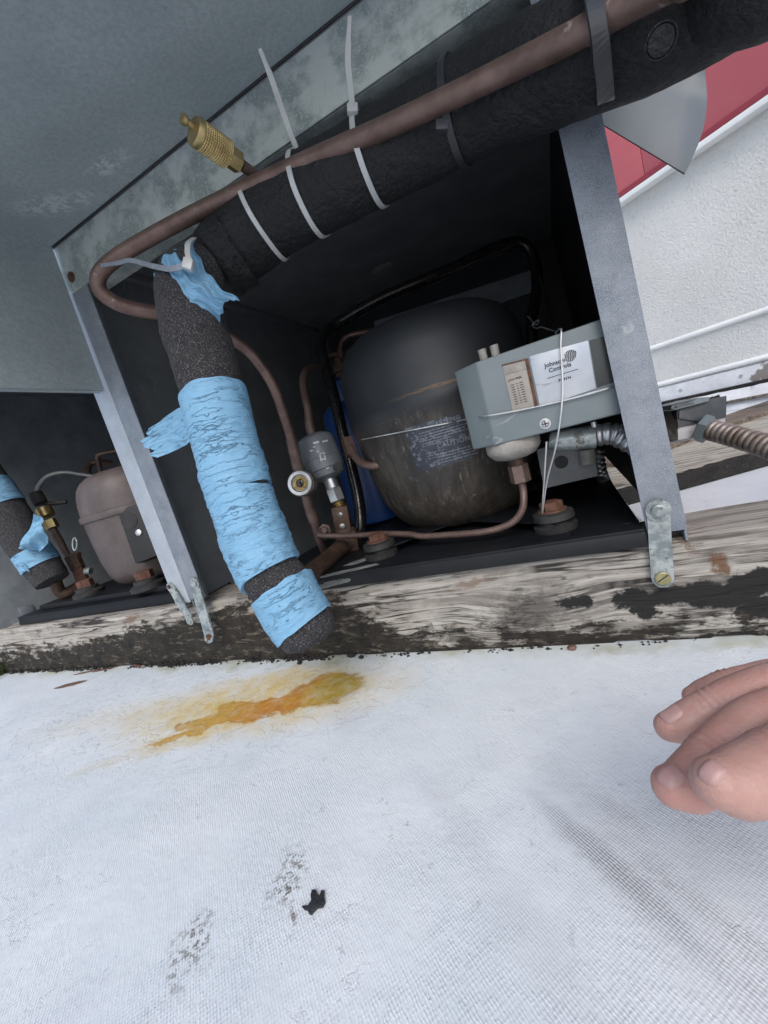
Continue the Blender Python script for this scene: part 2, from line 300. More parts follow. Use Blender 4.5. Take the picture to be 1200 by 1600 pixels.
def m_wood(name, dark, mid, lite, front=False, black=0.5):
    b = NB(name)
    sx = b.sep()
    xz = b.n.new('ShaderNodeCombineXYZ'); b.L(sx[0], xz.inputs[0]); b.L(sx[2], xz.inputs[1]); xz = xz.outputs[0]
    def warp(src, nsrc, amp):
        n = b.n.new('ShaderNodeVectorMath'); n.operation = 'MULTIPLY_ADD'
        c = b.n.new('ShaderNodeVectorMath'); c.operation = 'SUBTRACT'; b.L(nsrc, c.inputs[0]); c.inputs[1].default_value = (.5, .5, .5)
        b.L(c.outputs[0], n.inputs[0]); n.inputs[1].default_value = amp; b.L(src, n.inputs[2]); return n.outputs[0]
    co = warp(b.co, b.noise(4, 2, .4, out='Color'), (.0, .010, .010))
    knot = None
    if front:       # grain swerves round a knot
        kp = PY(828, 958, 0)
        knot = b.ell(kp.x, kp.z, .055, .026, .12, 1.3, src=xz)
        c2 = b.n.new('ShaderNodeCombineXYZ'); b.L(b.math('MULTIPLY', knot, .014), c2.inputs[2]); ad = b.n.new('ShaderNodeVectorMath'); b.L(co, ad.inputs[0]); b.L(c2.outputs[0], ad.inputs[1]); co = ad.outputs[0]
    g1 = b.noise(1, 7, .7, src=b.mapping((11, 230, 230), src=co))
    g2 = b.noise(1, 3, .5, src=b.mapping((2.6, 46, 46), src=co))
    g3 = b.noise(1, 3, .55, src=b.mapping((6, 130, 130), src=co))
    col = b.ramp(g1, [(.30, dark), (.44, mid), (.64, lite)])
    col = b.mix(b.ramp(g3, [(.38, .6), (.5, 0)]), col, dark)
    l1 = b.ramp(b.math('ABSOLUTE', b.math('SUBTRACT', g2, .5)), [(0, 1), (.012, .95), (.026, 0)])
    l1 = b.math('MULTIPLY', l1, b.ramp(b.noise(9, 3), [(.40, 0), (.55, 1)]))
    l2 = b.ramp(b.math('ABSOLUTE', b.math('SUBTRACT', g3, .46)), [(0, .9), (.022, 0)])
    l2 = b.math('MULTIPLY', l2, b.ramp(b.noise(23, 3), [(.48, 0), (.6, 1)]))
    line = b.math('MAXIMUM', l1, l2)
    col = b.mix(line, col, (.022, .019, .016))
    col = b.mix(b.ramp(b.noise(8, 4), [(.58, 0), (.75, .45)]), col, (.24, .155, .08))
    pale = b.ramp(b.noise(14, 4), [(.52, 0), (.7, .6)]); col = b.mix(pale, col, lite)
    if black:
        pm = b.noise(1, 6, .66, src=b.mapping((16, 40, 40), src=b.co)); col = b.mix(b.ramp(pm, [(black, 0), (black+.02, 1)]), col, (.012, .011, .011))
    if front:
        xw = warp(xz, b.noise(70, 5, .68, out='Color'), (.045, .022, 0))
        ringn = b.ramp(b.math('ABSOLUTE', b.math('SUBTRACT', b.noise(1, 4, .6, src=b.mapping((45, 150, 150), src=co)), .5)), [(0, .9), (.05, .1)])
        col = b.mix(b.math('MULTIPLY', knot, b.math('MULTIPLY', ringn, .9)), col, (.02, .017, .015))
        col = b.mix(b.math('MULTIPLY', b.ell(kp.x, kp.z, .036, .017, .12, .8, src=xw), .72), col, (.035, .03, .026))
        for (px, py, rx, rz, an) in ((900, 942, .020, .0075, 0), (985, 935, .018, .010, .1), (1050, 930, .035, .010, .15), (1010, 955, .012, .007, 0), (1150, 925, .034, .014, .25), (1110, 935, .02, .009, 0), (1195, 905, .03, .012, .2), (1190, 950, .02, .010, .1)):
            p = PY(px, py, 0); col = b.mix(b.ell(p.x, p.z, rx, rz, an, .25, src=xw), col, (.011, .0105, .0105))
        for (px, py, rx, rz, am) in ((1127, 875, .007, .006, .9), (1128, 890, .008, .006, .9), (1075, 850, .003, .012, .6), (735, 912, .03, .004, .5), (200, 970, .02, .006, .7)):
            p = PY(px, py, 0); col = b.mix(b.math('MULTIPLY', b.ell(p.x, p.z, rx, rz, .2, .9, src=xw), am), col, (.13, .062, .028))
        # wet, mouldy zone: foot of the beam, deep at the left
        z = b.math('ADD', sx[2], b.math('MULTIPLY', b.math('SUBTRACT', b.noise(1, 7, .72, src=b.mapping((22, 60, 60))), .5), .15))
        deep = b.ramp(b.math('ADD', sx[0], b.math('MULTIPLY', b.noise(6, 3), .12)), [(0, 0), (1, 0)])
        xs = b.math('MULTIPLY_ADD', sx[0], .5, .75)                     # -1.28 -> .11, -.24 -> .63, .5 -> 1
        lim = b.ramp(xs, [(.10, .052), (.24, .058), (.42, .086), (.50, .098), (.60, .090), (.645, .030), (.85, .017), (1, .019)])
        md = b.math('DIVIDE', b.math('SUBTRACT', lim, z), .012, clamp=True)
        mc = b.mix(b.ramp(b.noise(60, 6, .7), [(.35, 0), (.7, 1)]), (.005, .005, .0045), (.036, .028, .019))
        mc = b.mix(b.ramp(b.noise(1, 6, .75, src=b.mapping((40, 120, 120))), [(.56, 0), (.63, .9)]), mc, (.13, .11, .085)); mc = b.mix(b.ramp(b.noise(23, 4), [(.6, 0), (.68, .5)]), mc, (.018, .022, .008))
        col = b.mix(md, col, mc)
    b.out(col, .85, 0, b.bump(b.math('SUBTRACT', b.math('MULTIPLY_ADD', b.noise(180, 5, .7), .3, g1), b.math('MULTIPLY', line, 1.0)), .85, .0028))
m_wood('wood_front', (.14, .125, .11), (.30, .278, .248), (.45, .43, .39), True, .68)
m_wood('wood_back', (.20, .19, .155), (.38, .365, .31), (.50, .48, .41), False, .70)
m_wood('wood_brown', (.05, .04, .032), (.14, .11, .088), (.25, .205, .17), False, .64)
def m_stucco():
    b = NB('stucco'); n = b.noise(70, 5, .6); n2 = b.noise(2.5, 4)
    col = b.mix(b.ramp(n2, [(.35, 0), (.75, 1)]), (.64, .64, .615), (.74, .74, .72))
    col = b.mix(b.math('MULTIPLY', b.ramp(n, [(.3, 1), (.45, 0)]), .35), col, (.34, .335, .32))
    b.out(col, .85, 0, b.bump(b.noise(110, 5, .62), 1, .007))
m_stucco()
def m_skin():
    b = NB('skin'); n = b.noise(70, 4, .6); v = b.voro(900)
    col = b.mix(b.ramp(n, [(.35, 0), (.7, 1)]), (.36, .205, .172), (.43, .265, .225))
    col = b.mix(b.ramp(b.noise(38, 3), [(.42, 0), (.62, .55)]), col, (.40, .19, .16))
    col = b.mix(b.math('MULTIPLY', b.ramp(b.noise(170, 2), [(.64, 0), (.72, 1)]), .35), col, (.34, .145, .125))
    b.out(col, .48, 0, b.bump(b.math('ADD', v, b.math('MULTIPLY', b.noise(1, 4, .65, src=b.mapping((90, 420, 420), (0, 0, -.5)), dist=.5), 1.0)), .2, .0006), Subsurface_Weight=.25, Subsurface_Radius=(.006, .0025, .0015), Subsurface_Scale=.6)
m_skin()
simple('nail', (.345, .205, .19), (.40, .25, .232), .42, 0, 60, .05)

# ------------------------------------------------------------------ mesh helpers
def link(name, verts, faces, mat, parent=None, smooth=False, auto=None):
    me = bpy.data.meshes.new(name); me.from_pydata([tuple(v) for v in verts], [], faces); me.validate()
    bm = bmesh.new(); bm.from_mesh(me); bmesh.ops.recalc_face_normals(bm, faces=bm.faces); bm.to_mesh(me); bm.free()
    return link_me(name, me, mat, parent, smooth, auto)
def set_uv(o, uvs):
    lay = o.data.uv_layers.new(name='UVMap')
    for l in o.data.loops: lay.data[l.index].uv = uvs[l.vertex_index]
def link_me(name, me, mat, parent=None, smooth=False, auto=None):
    o = bpy.data.objects.new(name, me); COL.objects.link(o); me.materials.append(MATS[mat])
    if smooth:
        me.polygons.foreach_set('use_smooth', [True]*len(me.polygons))
        if auto is not None: me.set_sharp_from_angle(angle=math.radians(auto))
    if parent is not None:
        o.parent = parent; wl = V((0, 0, 0)); q = parent
        while q: wl += q.location; q = q.parent
        o.location = -wl
    return o
def tag(o, label, cat, group=None, kind=None):
    o['label'] = label; o['category'] = cat
    if group: o['group'] = group
    if kind: o['kind'] = kind
    return o
def thing(name, label, cat, loc, group=None):
    o = bpy.data.objects.new(name, None); COL.objects.link(o); o.location = loc; o.empty_display_size = .05
    return tag(o, label, cat, group)
def structure(o): o['kind'] = 'structure'; return o
def catmull(pts, vals, step):
    P = [V(p) for p in pts]; out = []; ov = []
    for i in range(len(P)-1):
        p0, p1, p2, p3 = P[max(i-1, 0)], P[i], P[i+1], P[min(i+2, len(P)-1)]
        n = max(2, int((p2-p1).length/step))
        for k in range(n):
            t = k/n
            out.append(.5*((2*p1)+(-p0+p2)*t+(2*p0-5*p1+4*p2-p3)*t*t+(-p0+3*p1-3*p2+p3)*t**3))
            ov.append(vals[i]*(1-t)+vals[i+1]*t)
    out.append(P[-1]); ov.append(vals[-1]); return out, ov
def tube_geo(pts, r, n=14, step=.004, disp=None, smooth=True, cap=True, squash=1):
    rs = list(r) if isinstance(r, (list, tuple)) else [r]*len(pts)
    if smooth: pts, rs = catmull(pts, rs, step)
    else: pts = [V(p) for p in pts]
    vs, fs = [], []
    T0 = (pts[1]-pts[0]).normalized(); up = V((0, 0, 1)) if abs(T0.z) < .9 else V((1, 0, 0)); N = (up-T0*up.dot(T0)).normalized()
    L = 0
    for i, p in enumerate(pts):
        T = (pts[min(i+1, len(pts)-1)]-pts[max(i-1, 0)]).normalized(); N = (N-T*N.dot(T)).normalized(); B = T.cross(N)
        if i: L += (p-pts[i-1]).length
        for k in range(n):
            a = 2*math.pi*k/n; d = N*math.cos(a)+B*math.sin(a)*squash; rr = rs[i]
            if disp: rr += disp(L, a, p+d*rr)
            vs.append(p+d*rr)
    m = len(pts)
    for i in range(m-1):
        for k in range(n):
            fs.append((i*n+k, i*n+(k+1) % n, (i+1)*n+(k+1) % n, (i+1)*n+k))
    if cap:
        c0 = len(vs); vs.append(pts[0]); vs.append(pts[-1])
        for k in range(n):
            fs.append((c0, (k+1) % n, k)); fs.append((c0+1, (m-1)*n+k, (m-1)*n+(k+1) % n))
    return vs, fs
def tube(name, pts, r, mat, parent=None, n=14, step=.004, disp=None, smooth=True, cap=True, auto=50):
    vs, fs = tube_geo(pts, r, n, step, disp, smooth, cap)
    return link(name, vs, fs, mat, parent, True, auto)
def lathe_geo(p0, axis, prof, n=32, squash=None):
    ax = V(axis).normalized(); up = V((0, 0, 1)) if abs(ax.z) < .9 else V((1, 0, 0)); N = (up-ax*up.dot(ax)).normalized(); B = ax.cross(N); p0 = V(p0)
    vs, fs = [], []
    for (t, r) in prof:
        for k in range(n):
            a = 2*math.pi*k/n; vs.append(p0+ax*t+(N*math.cos(a)+B*math.sin(a))*r)
    for i in range(len(prof)-1):
        for k in range(n): fs.append((i*n+k, i*n+(k+1) % n, (i+1)*n+(k+1) % n, (i+1)*n+k))
    fs.append(tuple(range(n))[::-1]); fs.append(tuple((len(prof)-1)*n+k for k in range(n)))
    return vs, fs
def lathe(name, p0, axis, prof, mat, parent=None, n=32, auto=35):
    vs, fs = lathe_geo(p0, axis, prof, n); return link(name, vs, fs, mat, parent, True, auto)
def hexnut(name, p0, axis, h, r, mat, parent=None):
    c = r*.08
    return lathe(name, p0, axis, [(0, r*.88), (c, r), (h-c, r), (h, r*.88)], mat, parent, 6, 20)
def bevel_obj(o, w, seg=2):
    bm = bmesh.new(); bm.from_mesh(o.data)
    bmesh.ops.bevel(bm, geom=[e for e in bm.edges if len(e.link_faces) == 2 and e.calc_face_angle() > .5], offset=w, segments=seg, affect='EDGES', profile=.6)
    bm.to_mesh(o.data); bm.free()
    o.data.polygons.foreach_set('use_smooth', [True]*len(o.data.polygons)); o.data.set_sharp_from_angle(angle=math.radians(40))
    return o
def prism(name, poly, ext, mat, parent=None, bev=0, seg=2):
    """polygon of 3-D points pushed along the vector ext"""
    n = len(poly); P = [V(p) for p in poly]; e = V(ext)
    fs = [tuple(range(n))[::-1], tuple(range(n, 2*n))] + [(i, (i+1) % n, n+(i+1) % n, n+i) for i in range(n)]
    o = link(name, P+[p+e for p in P], fs, mat, parent)
    if bev: bevel_obj(o, bev, seg)
    return o
def box(name, lo, hi, mat, parent=None, bev=.001, seg=2):
    (x0, y0, z0), (x1, y1, z1) = lo, hi
    return prism(name, [(x0, y0, z0), (x1, y0, z0), (x1, y1, z0), (x0, y1, z0)], (0, 0, z1-z0), mat, parent, bev, seg)
def fbox(name, o, u, v, w_, mat, parent=None, bev=.001):
    """box from corner o and three edge vectors"""
    return prism(name, [o, o+u, o+u+v, o+v], w_, mat, parent, bev)
def ribbon(name, pts, wdirs, w, t, mat, parent=None, closed=False):
    """flat strap: centre line, width directions, width, thickness"""
    P = [V(p) for p in pts]; n = len(P); vs, fs = [], []
    for i, p in enumerate(P):
        T = (P[(i+1) % n if closed else min(i+1, n-1)]-P[i-1 if (closed or i) else 0]).normalized()
        W = (wdirs[i] if isinstance(wdirs, list) else wdirs); W = (W-T*W.dot(T)).normalized(); N = T.cross(W)
        ww = w[i] if isinstance(w, list) else w
        for a, b_ in ((-.5, -.5), (.5, -.5), (.5, .5), (-.5, .5)): vs.append(p+W*ww*a+N*t*b_)
    for i in range(n if closed else n-1):
        j = (i+1) % n
        for k in range(4): fs.append((i*4+k, i*4+(k+1) % 4, j*4+(k+1) % 4, j*4+k))
    if not closed: fs += [(3, 2, 1, 0), tuple((n-1)*4+k for k in range(4))]
    return link(name, vs, fs, mat, parent)
def grid_surface(name, f, nu, nv, mat, parent=None, thick=.0006, uvs=(.05, .05)):
    vs = [f(i/nu, j/nv) for j in range(nv+1) for i in range(nu+1)]
    fs = [(j*(nu+1)+i, j*(nu+1)+i+1, (j+1)*(nu+1)+i+1, (j+1)*(nu+1)+i) for j in range(nv) for i in range(nu)]
    o = link(name, vs, fs, mat, parent, True)
    set_uv(o, [(i/nu*uvs[0], j/nv*uvs[1]) for j in range(nv+1) for i in range(nu+1)])
    bm = bmesh.new(); bm.from_mesh(o.data); bmesh.ops.solidify(bm, geom=bm.faces[:], thickness=thick); bm.to_mesh(o.data); bm.free()
    o.data.polygons.foreach_set('use_smooth', [True]*len(o.data.polygons)); o.data.set_sharp_from_angle(angle=math.radians(60))
    return o
def text_me(body, size, fn, mat, name, parent, extrude=0.0, align='LEFT', spacing=1.0):
    cu = bpy.data.curves.new('t', 'FONT'); cu.body = body; cu.size = size; cu.align_x = align; cu.space_character = spacing; cu.resolution_u = 3; cu.offset = size*.022
    ob = bpy.data.objects.new('t', cu); COL.objects.link(ob)
    me = bpy.data.meshes.new_from_object(ob.evaluated_get(bpy.context.evaluated_depsgraph_get()))
    bpy.data.objects.remove(ob); bpy.data.curves.remove(cu)
    for v in me.vertices: v.co = fn(v.co.x, v.co.y)
    me.name = name; me.materials.clear()
    return link_me(name, me, mat, parent)
def joined(name, geos, mat, parent=None, smooth=True, auto=40):
    vs, fs = [], []
    for a, b_ in geos:
        k = len(vs); vs += list(a); fs += [tuple(i+k for i in f) for f in b_]
    return link(name, vs, fs, mat, parent, smooth, auto)
def nz(p, s): return noise.noise(V(p)*s)
def rebase(o):
    """put a single-mesh thing's origin at its base"""
    vs_ = [v.co for v in o.data.vertices]; lo = V((min(v.x for v in vs_), min(v.y for v in vs_), min(v.z for v in vs_))); hi = V((max(v.x for v in vs_), max(v.y for v in vs_), max(v.z for v in vs_)))
    c = V(((lo.x+hi.x)/2, (lo.y+hi.y)/2, lo.z))
    o.data.transform(Matrix.Translation(-c)); o.location = c
    return o
def cut(o, geo):
    """real hole through a part"""
    me = bpy.data.meshes.new('c'); me.from_pydata([tuple(v) for v in geo[0]], [], geo[1])
    bm = bmesh.new(); bm.from_mesh(me); bmesh.ops.recalc_face_normals(bm, faces=bm.faces); bm.to_mesh(me); bm.free()
    c = bpy.data.objects.new('c', me); COL.objects.link(c); bpy.context.view_layer.update(); c.matrix_world = Matrix.Identity(4)
    md = o.modifiers.new('b', 'BOOLEAN'); md.object = c; md.operation = 'DIFFERENCE'; md.solver = 'EXACT'
    bpy.context.view_layer.update()
    nm = bpy.data.meshes.new_from_object(o.evaluated_get(bpy.context.evaluated_depsgraph_get()))
    o.modifiers.clear(); o.data = nm; bpy.data.objects.remove(c)

# ================================================================== SETTING
XL, XR = -.589, .085            # the near unit: left side panel, right side panel
ZT = .103                       # top of the front timber
roof = structure(link('roof_membrane', [(-30, -30, 0), (30, -30, 0), (30, 30, 0), (-30, 30, 0)], [(0, 1, 2, 3)], 'membrane'))

# ---- building wall behind, running 40 degrees to the timber
WP0 = V((.733, 2.047, 0)); WU = V((.765, -.644, 0)); WU = V((.853, -.718, 0)).normalized(); WN = V((WU.y, -WU.x, 0)); WN = WN if WN.dot(CAM-WP0) > 0 else -WN
def wp(px, py):
    r = ray(px, py); return CAM+r*((WP0-CAM).dot(WN)/r.dot(WN))
def wq(u, z, n=0): return WP0+WU*u+V((0, 0, z))+WN*n
wall = thing('building_wall', 'white stucco wall with red metal fascia beyond the refrigeration unit', 'wall', tuple(WP0))
def wbar(name, z0, z1, n0, n1, mat, u0=-3.2, u1=3.2, bev=.004): return fbox(name, wq(u0, z0, n0), WU*(u1-u0), V((0, 0, z1-z0)), WN*(n1-n0), mat, wall, bev)
wbar('stucco_face', .0, 1.108, -.12, 0, 'stucco')
fas_u = [-3.2, -1.9, -.62, (wp(1013, 250)-WP0).dot(WU), 1.3, 2.3, 3.2]
for a, b_ in zip(fas_u[:-1], fas_u[1:]): wbar('fascia_panel', 1.135, 2.3, .02, .05, 'red_paint', a+.0015, b_-.0015, .002)
wbar('fascia_return', 1.128, 1.152, .051, .062, 'red_dark')
wbar('white_trim', 1.102, 1.126, .0, .066, 'white_paint')
for z in (.388, .197):
    tube('trim_bead', [wq(-3.2, z, .006), wq(3.2, z, .006)], .0125, 'white_paint', wall, 12, smooth=False)
wbar('flashing', .105, .178, .001, .010, 'grey_caulk')
for k in range(14):
    p = wq(-2.0+.23*k+random.uniform(-.03, .03), .142, .010); lathe('rivet', p, WN, [(0, .008), (.002, .008), (.004, .004)], 'steel', wall, 10)
wbar('tar_line', .090, .104, .001, .016, 'tar')
def cur(u, v):      # curb coating, lumpy
    p = wq(-3.2+6.4*u, .088-.088*v, .016+.05*v); return p+WN*.008*nz(p, 22)+V((0, 0, .004*nz(p, 30)))
grid_surface('curb_coating', cur, 240, 8, 'grey_caulk', wall, .004)
wbar('curb_batten', .036, .047, .045, .072, 'wood_brown')

# ---- weathered boards on the roof behind
def timber(name, p, q, depth, h, mat, label, seed=0, nx=260, amp=.0025, sag=0, z0=0.0):
    """beam from p to q along its front foot, depth back, height h, rough edges"""
    p, q = V(p), V(q); U = (q-p).normalized(); B = V((-U.y, U.x, 0)); L = (q-p).length
    ring = []
    for (ax, ay, bx, by, n) in ((0, 0, 0, 1, 26), (0, 1, 1, 1, 18), (1, 1, 1, 0, 8), (1, 0, 0, 0, 4)):
        for k in range(n): t = k/n; ring.append((ax+(bx-ax)*t, ay+(by-ay)*t))
    vs, fs = [], []; m = len(ring)
    for i in range(nx+1):
        for (dy, dz) in ring:
            e = .006                                             # worn arrises
            yy, zz = dy*depth, dz*h
            cy_ = min(max(yy, e), depth-e); cz_ = min(max(zz, e), h-e); dv = V((0, yy-cy_, zz-cz_))
            if dv.length > 1e-6:
                dv = dv.normalized()*min(dv.length, e); yy, zz = cy_+dv.y, cz_+dv.z
            P = p+U*(L*i/nx)+B*yy+V((0, 0, zz))
            s = V((P.x*6, P.y*95, P.z*95+seed*7))
            g = noise.noise(s)*.6+noise.noise(V((P.x*3, P.y*42, P.z*42+seed)))*.8
            crack = max(0, -g-.45)*2.2
            off = (noise.noise(V((P.x*14, P.y*14, P.z*14+seed)))*.8-crack*1.2)*amp
            nrm = (B*(dy*2-1)*(1 if 0 < dz < 1 else .5)*(1 if dy in (0, 1) else 0)+V((0, 0, (dz*2-1)*(1 if dz in (0, 1) else 0))))
            if nrm.length: P = P+nrm.normalized()*off
            if P.z < z0+.002: P.z = z0
            vs.append(P)
    for i in range(nx):
        for k in range(m): fs.append((i*m+k, i*m+(k+1) % m, (i+1)*m+(k+1) % m, (i+1)*m+k))
    fs += [tuple(range(m)), tuple(nx*m+k for k in range(m))[::-1]]
    o = link(name, vs, fs, mat, None, True, 60)
    return tag(o, label, 'timber')
front = timber('support_timber', (-1.275, .012, 0), (.62, -.004, 0), .092, ZT, 'wood_front', 'long weathered grey timber on white roof carrying the refrigeration units', 1, 520)
a, b_ = PZ(1050, 770, 0), PZ(1200, 728, 0); d = (b_-a).normalized()
plk = timber('roof_plank', a-d*.55, a+d*1.3, .44, .036, 'wood_back', 'wide pale weathered plank with black front edge behind the right post', 3, 160)
U_ = d; B_p = V((-d.y, d.x, 0)); vs, fs = [], []         # tar-black strip brushed on the plank's front edge
for k in range(161):
    p = a-d*.55+d*(1.85*k/160)-B_p*.0035
    zt0 = .034+.003*nz(p, 40); vs += [p+V((0, 0, .001)), p+V((0, 0, zt0)), p+B_p*(.008+.016*max(-.4, nz(p, 34)+.6*nz(p, 110)))+V((0, 0, .0385))]
for k in range(160):
    for m in (0, 1): fs.append((k*3+m, k*3+3+m, k*3+4+m, k*3+1+m))
link('black_edge', vs, fs, 'tar', plk)
a, b_ = PZ(1110, 699, .0), PZ(1200, 666, .0); d = (b_-a).normalized()
timber('dark_sleeper', a-d*.35, a+d*1.2, .16, .05, 'wood_brown', 'dark brown timber lying between pale plank and stucco wall', 5, 120)

# ================================================================== NEAR REFRIGERATION UNIT: sheet-metal cabinet
ZR0, ZR1 = .593, .656           # top rail
YB = .765
cab = thing('unit_cabinet', 'open dark sheet metal cabinet with galvanized posts and raised hood', 'cabinet', (XL, 0, ZT))
def bolt(p, ax, r, mat, parent, name='bolt', wash=True):
    pr = ([(0, r*1.7), (r*.25, r*1.7)] if wash else []) + [(r*.26, r), (r*.8, r), (r*.95, r*.75)]
    return lathe(name, p, ax, pr, mat, parent, 14, 30)
# top rail: front face, lower lip turned back
rail = prism('top_rail', [(XL-.004, -.003, ZR0), (.15, -.003, ZR0), (.15, -.003, ZR1), (XL-.004, -.003, ZR1)], (0, .003, 0), 'galv_old', cab, .0006)
box('rail_lip', (XL, .0005, ZR0), (.15, .03, ZR0+.003), 'galv_old', rail, .0005)
bolt(PY(112, 433, -.003), (0, -1, 0), .0042, 'rust', rail)
# posts
def angle_post(x0, x1, z0, z1, side, mat, parent, yf=0, lean=.004):
    """L-section: front flange x0..x1, side flange going back at x0 (-1) or x1 (+1)"""
    t = .0022
    xs = x0 if side < 0 else x1-t
    poly = [(x0, yf-t, z0), (x1, yf-t, z0), (x1-lean, yf-t, z1), (x0-lean, yf-t, z1)]
    o = prism('post', poly, (0, t, 0), mat, parent, .0005)
    prism('post_flange', [(xs, yf+.0005, z0-.012), (xs+t, yf+.0005, z0-.012), (xs+t-lean, yf+.0005, z1), (xs-lean, yf+.0005, z1)], (0, .032, 0), mat, o, .0005)
    return o
pr_ = angle_post(.0555, .0875, .114, ZR0, 1, 'galv', cab, 0, .012)
pl_ = angle_post(-.574, -.540, .116, ZR0, -1, 'galv', cab, -.001, .012)
cut(pr_.children[0], lathe_geo(PX(1061, 827, .0857)+V((-.006, 0, 0)), (1, 0, 0), [(0, .0024), (.012, .0024)], 12))
def strap_plate(pixels, Ys, w, parent, mat='zinc', t=.0022, bolts=()):
    """flat hold-down strap through pixel points"""
    pts = [PY(x, y, Y) for (x, y), Y in zip(pixels, Ys)]
    pts, _ = catmull(pts, [0]*len(pts), .004)
    n = len(pts); ws = []
    L = [0]
    for i in range(1, n): L.append(L[-1]+(pts[i]-pts[i-1]).length)
    for l in L:
        e = min(l, L[-1]-l); ws.append(w*math.sqrt(max(.12, 1-(1-min(1, e/(w*.5)))**2)))
    o = ribbon('hold_down_strap', pts, V((1, 0, 0)), ws, t, mat, parent)
    for (x, y, Y, r, m) in bolts: bolt(PY(x, y, Y), (0, -1, 0), r, m, o)
    return o
strap_plate([(1028, 783), (1029, 810), (1032, 860), (1036, 917)], [-.0045, -.0045, -.0055, -.0075], .0185, cab, bolts=[(1028, 797, -.0058, .0062, 'zinc')])
fs_ = lathe('lag_screw', PY(1036, 904, -.0086), (0, -1, 0), [(0, .0066), (.0012, .0066), (.0018, .0058), (.0019, .0005)], 'brass_dull', cab, 24)
p = PY(1036, 904, -.0104); prism('screw_slot', [p+V((-.0048, 0, -.0026)), p+V((-.0042, 0, -.0034)), p+V((.0048, 0, .0026)), p+V((.0042, 0, .0034))], (0, -.0004, 0), 'print_black', fs_)
strap_plate([(303, 903), (308, 925), (318, 960), (325, 985), (329, 1004)], [-.0055, -.0055, -.014, -.022, -.030], .0185, cab, bolts=[(305, 911, -.0067, .0052, 'zinc'), (327, 996, -.027, .0034, 'rust')])
# panels
prism('side_panel', [(XL-.0012, .004, .106), (XL-.0012, .100, .106), (XL-.0012, .100, .002), (XL-.0012, YB-.0005, .002), (XL-.0012, YB-.0005, ZR1-.003), (XL-.0012, .004, ZR1-.003)], (.0024, 0, 0), 'dark_panel', cab, 0)
_xs = lambda z: XR-.013*(z-.114)/(ZR0-.114)
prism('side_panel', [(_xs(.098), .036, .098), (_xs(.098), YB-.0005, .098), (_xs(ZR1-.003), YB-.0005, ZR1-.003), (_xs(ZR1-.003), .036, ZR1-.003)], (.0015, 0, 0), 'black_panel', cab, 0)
box('roof_panel', (XL-.003, -.0025, ZR1+.0005), (.088, YB+.01, ZR1+.0025), 'dark_panel', cab, 0)
tube('hinge', [V((XL-.002, -.0048, ZR1+.0015)), V((.15, -.0048, ZR1+.0015))], .0016, 'black_panel', cab, 10, smooth=False)
box('ceiling_panel', (XL+.002, .032, ZR1-.006), (XR-.0148, YB-.0005, ZR1-.0035), 'dark_panel', cab, 0)
box('ceiling_flange', (XL+.0014, .06, ZR1-.020), (XL+.013, YB-.03, ZR1-.0065), 'dark_panel', cab, .0008)
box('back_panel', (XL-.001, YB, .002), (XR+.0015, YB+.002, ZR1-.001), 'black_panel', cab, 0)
q0, q1, q2, q3 = PY(585, 502, YB-.004), PY(836, 420, YB-.004), PY(842, 452, YB-.004), PY(585, 545, YB-.004)
prism('back_baffle', [q0, q1, q2, q3], (0, .003, 0), 'dark_panel_b', cab, .0006)
# smeared caulk on the ceiling
cq = PZ(597, 418, ZR1-.006)
vsb = [(cq.x+.024*math.cos(a)*(1+.35*nz((math.cos(a), math.sin(a), 3), 2.5))*1.0, cq.y+.016*math.sin(a)*(1+.5*nz((math.cos(a), math.sin(a), 9), 3)), ZR1-.0062) for a in [2*math.pi*k/26 for k in range(26)]]
prism('caulk_smear', vsb, (0, 0, -.002), 'grey_caulk_dark', cab, .0008)
# ---- raised hood: roof sheet and two end plates, overhanging towards the viewer
hood = prism('hood_sheet', [(XL-.002, -.0065, ZR1+.002), (.15, -.0065, ZR1+.002), (.15, -.34, ZR1-.003), (XL-.002, -.34, ZR1-.003)], (0, 0, .0018), 'hood_paint', cab, 0)
hp = [(XL+.001, -.0065, .4555), (XL+.001, -.34, .452), (XL+.001, -.34, ZR1-.0045), (XL+.001, -.0065, ZR1+.0005)]
prism('hood_end_plate', hp, (-.0018, 0, 0), 'hood_paint', hood, 0)
box('hood_hem', (XL-.012, -.34, .4535), (XL-.0012, -.007, .4553), 'hood_paint', hood, .0004)
# right end plate: torn loose, its corner bent
def flap_pt(u, v):
    # bottom edge (927,185)-(1070,271), right edge curling up and back; upper part hidden behind the foam
    bx, by = 920+(1070-920)*u, 181+(271-181)*u
    tx, ty = 905+(1112-905)*u, 30+20*u
    x = bx+(tx-bx)*v; y = by+(ty-by)*v
    if u > .9: x += 16*math.sin(min(1, v*1.35)*math.pi)*(u-.9)*10
    return PD(x, y, .392-.036*u+.004*v-(.008*max(0, v-.55)*max(0, u-.6)*6))
grid_surface('hood_end_plate', flap_pt, 24, 20, 'flap_paint', hood, .0014)
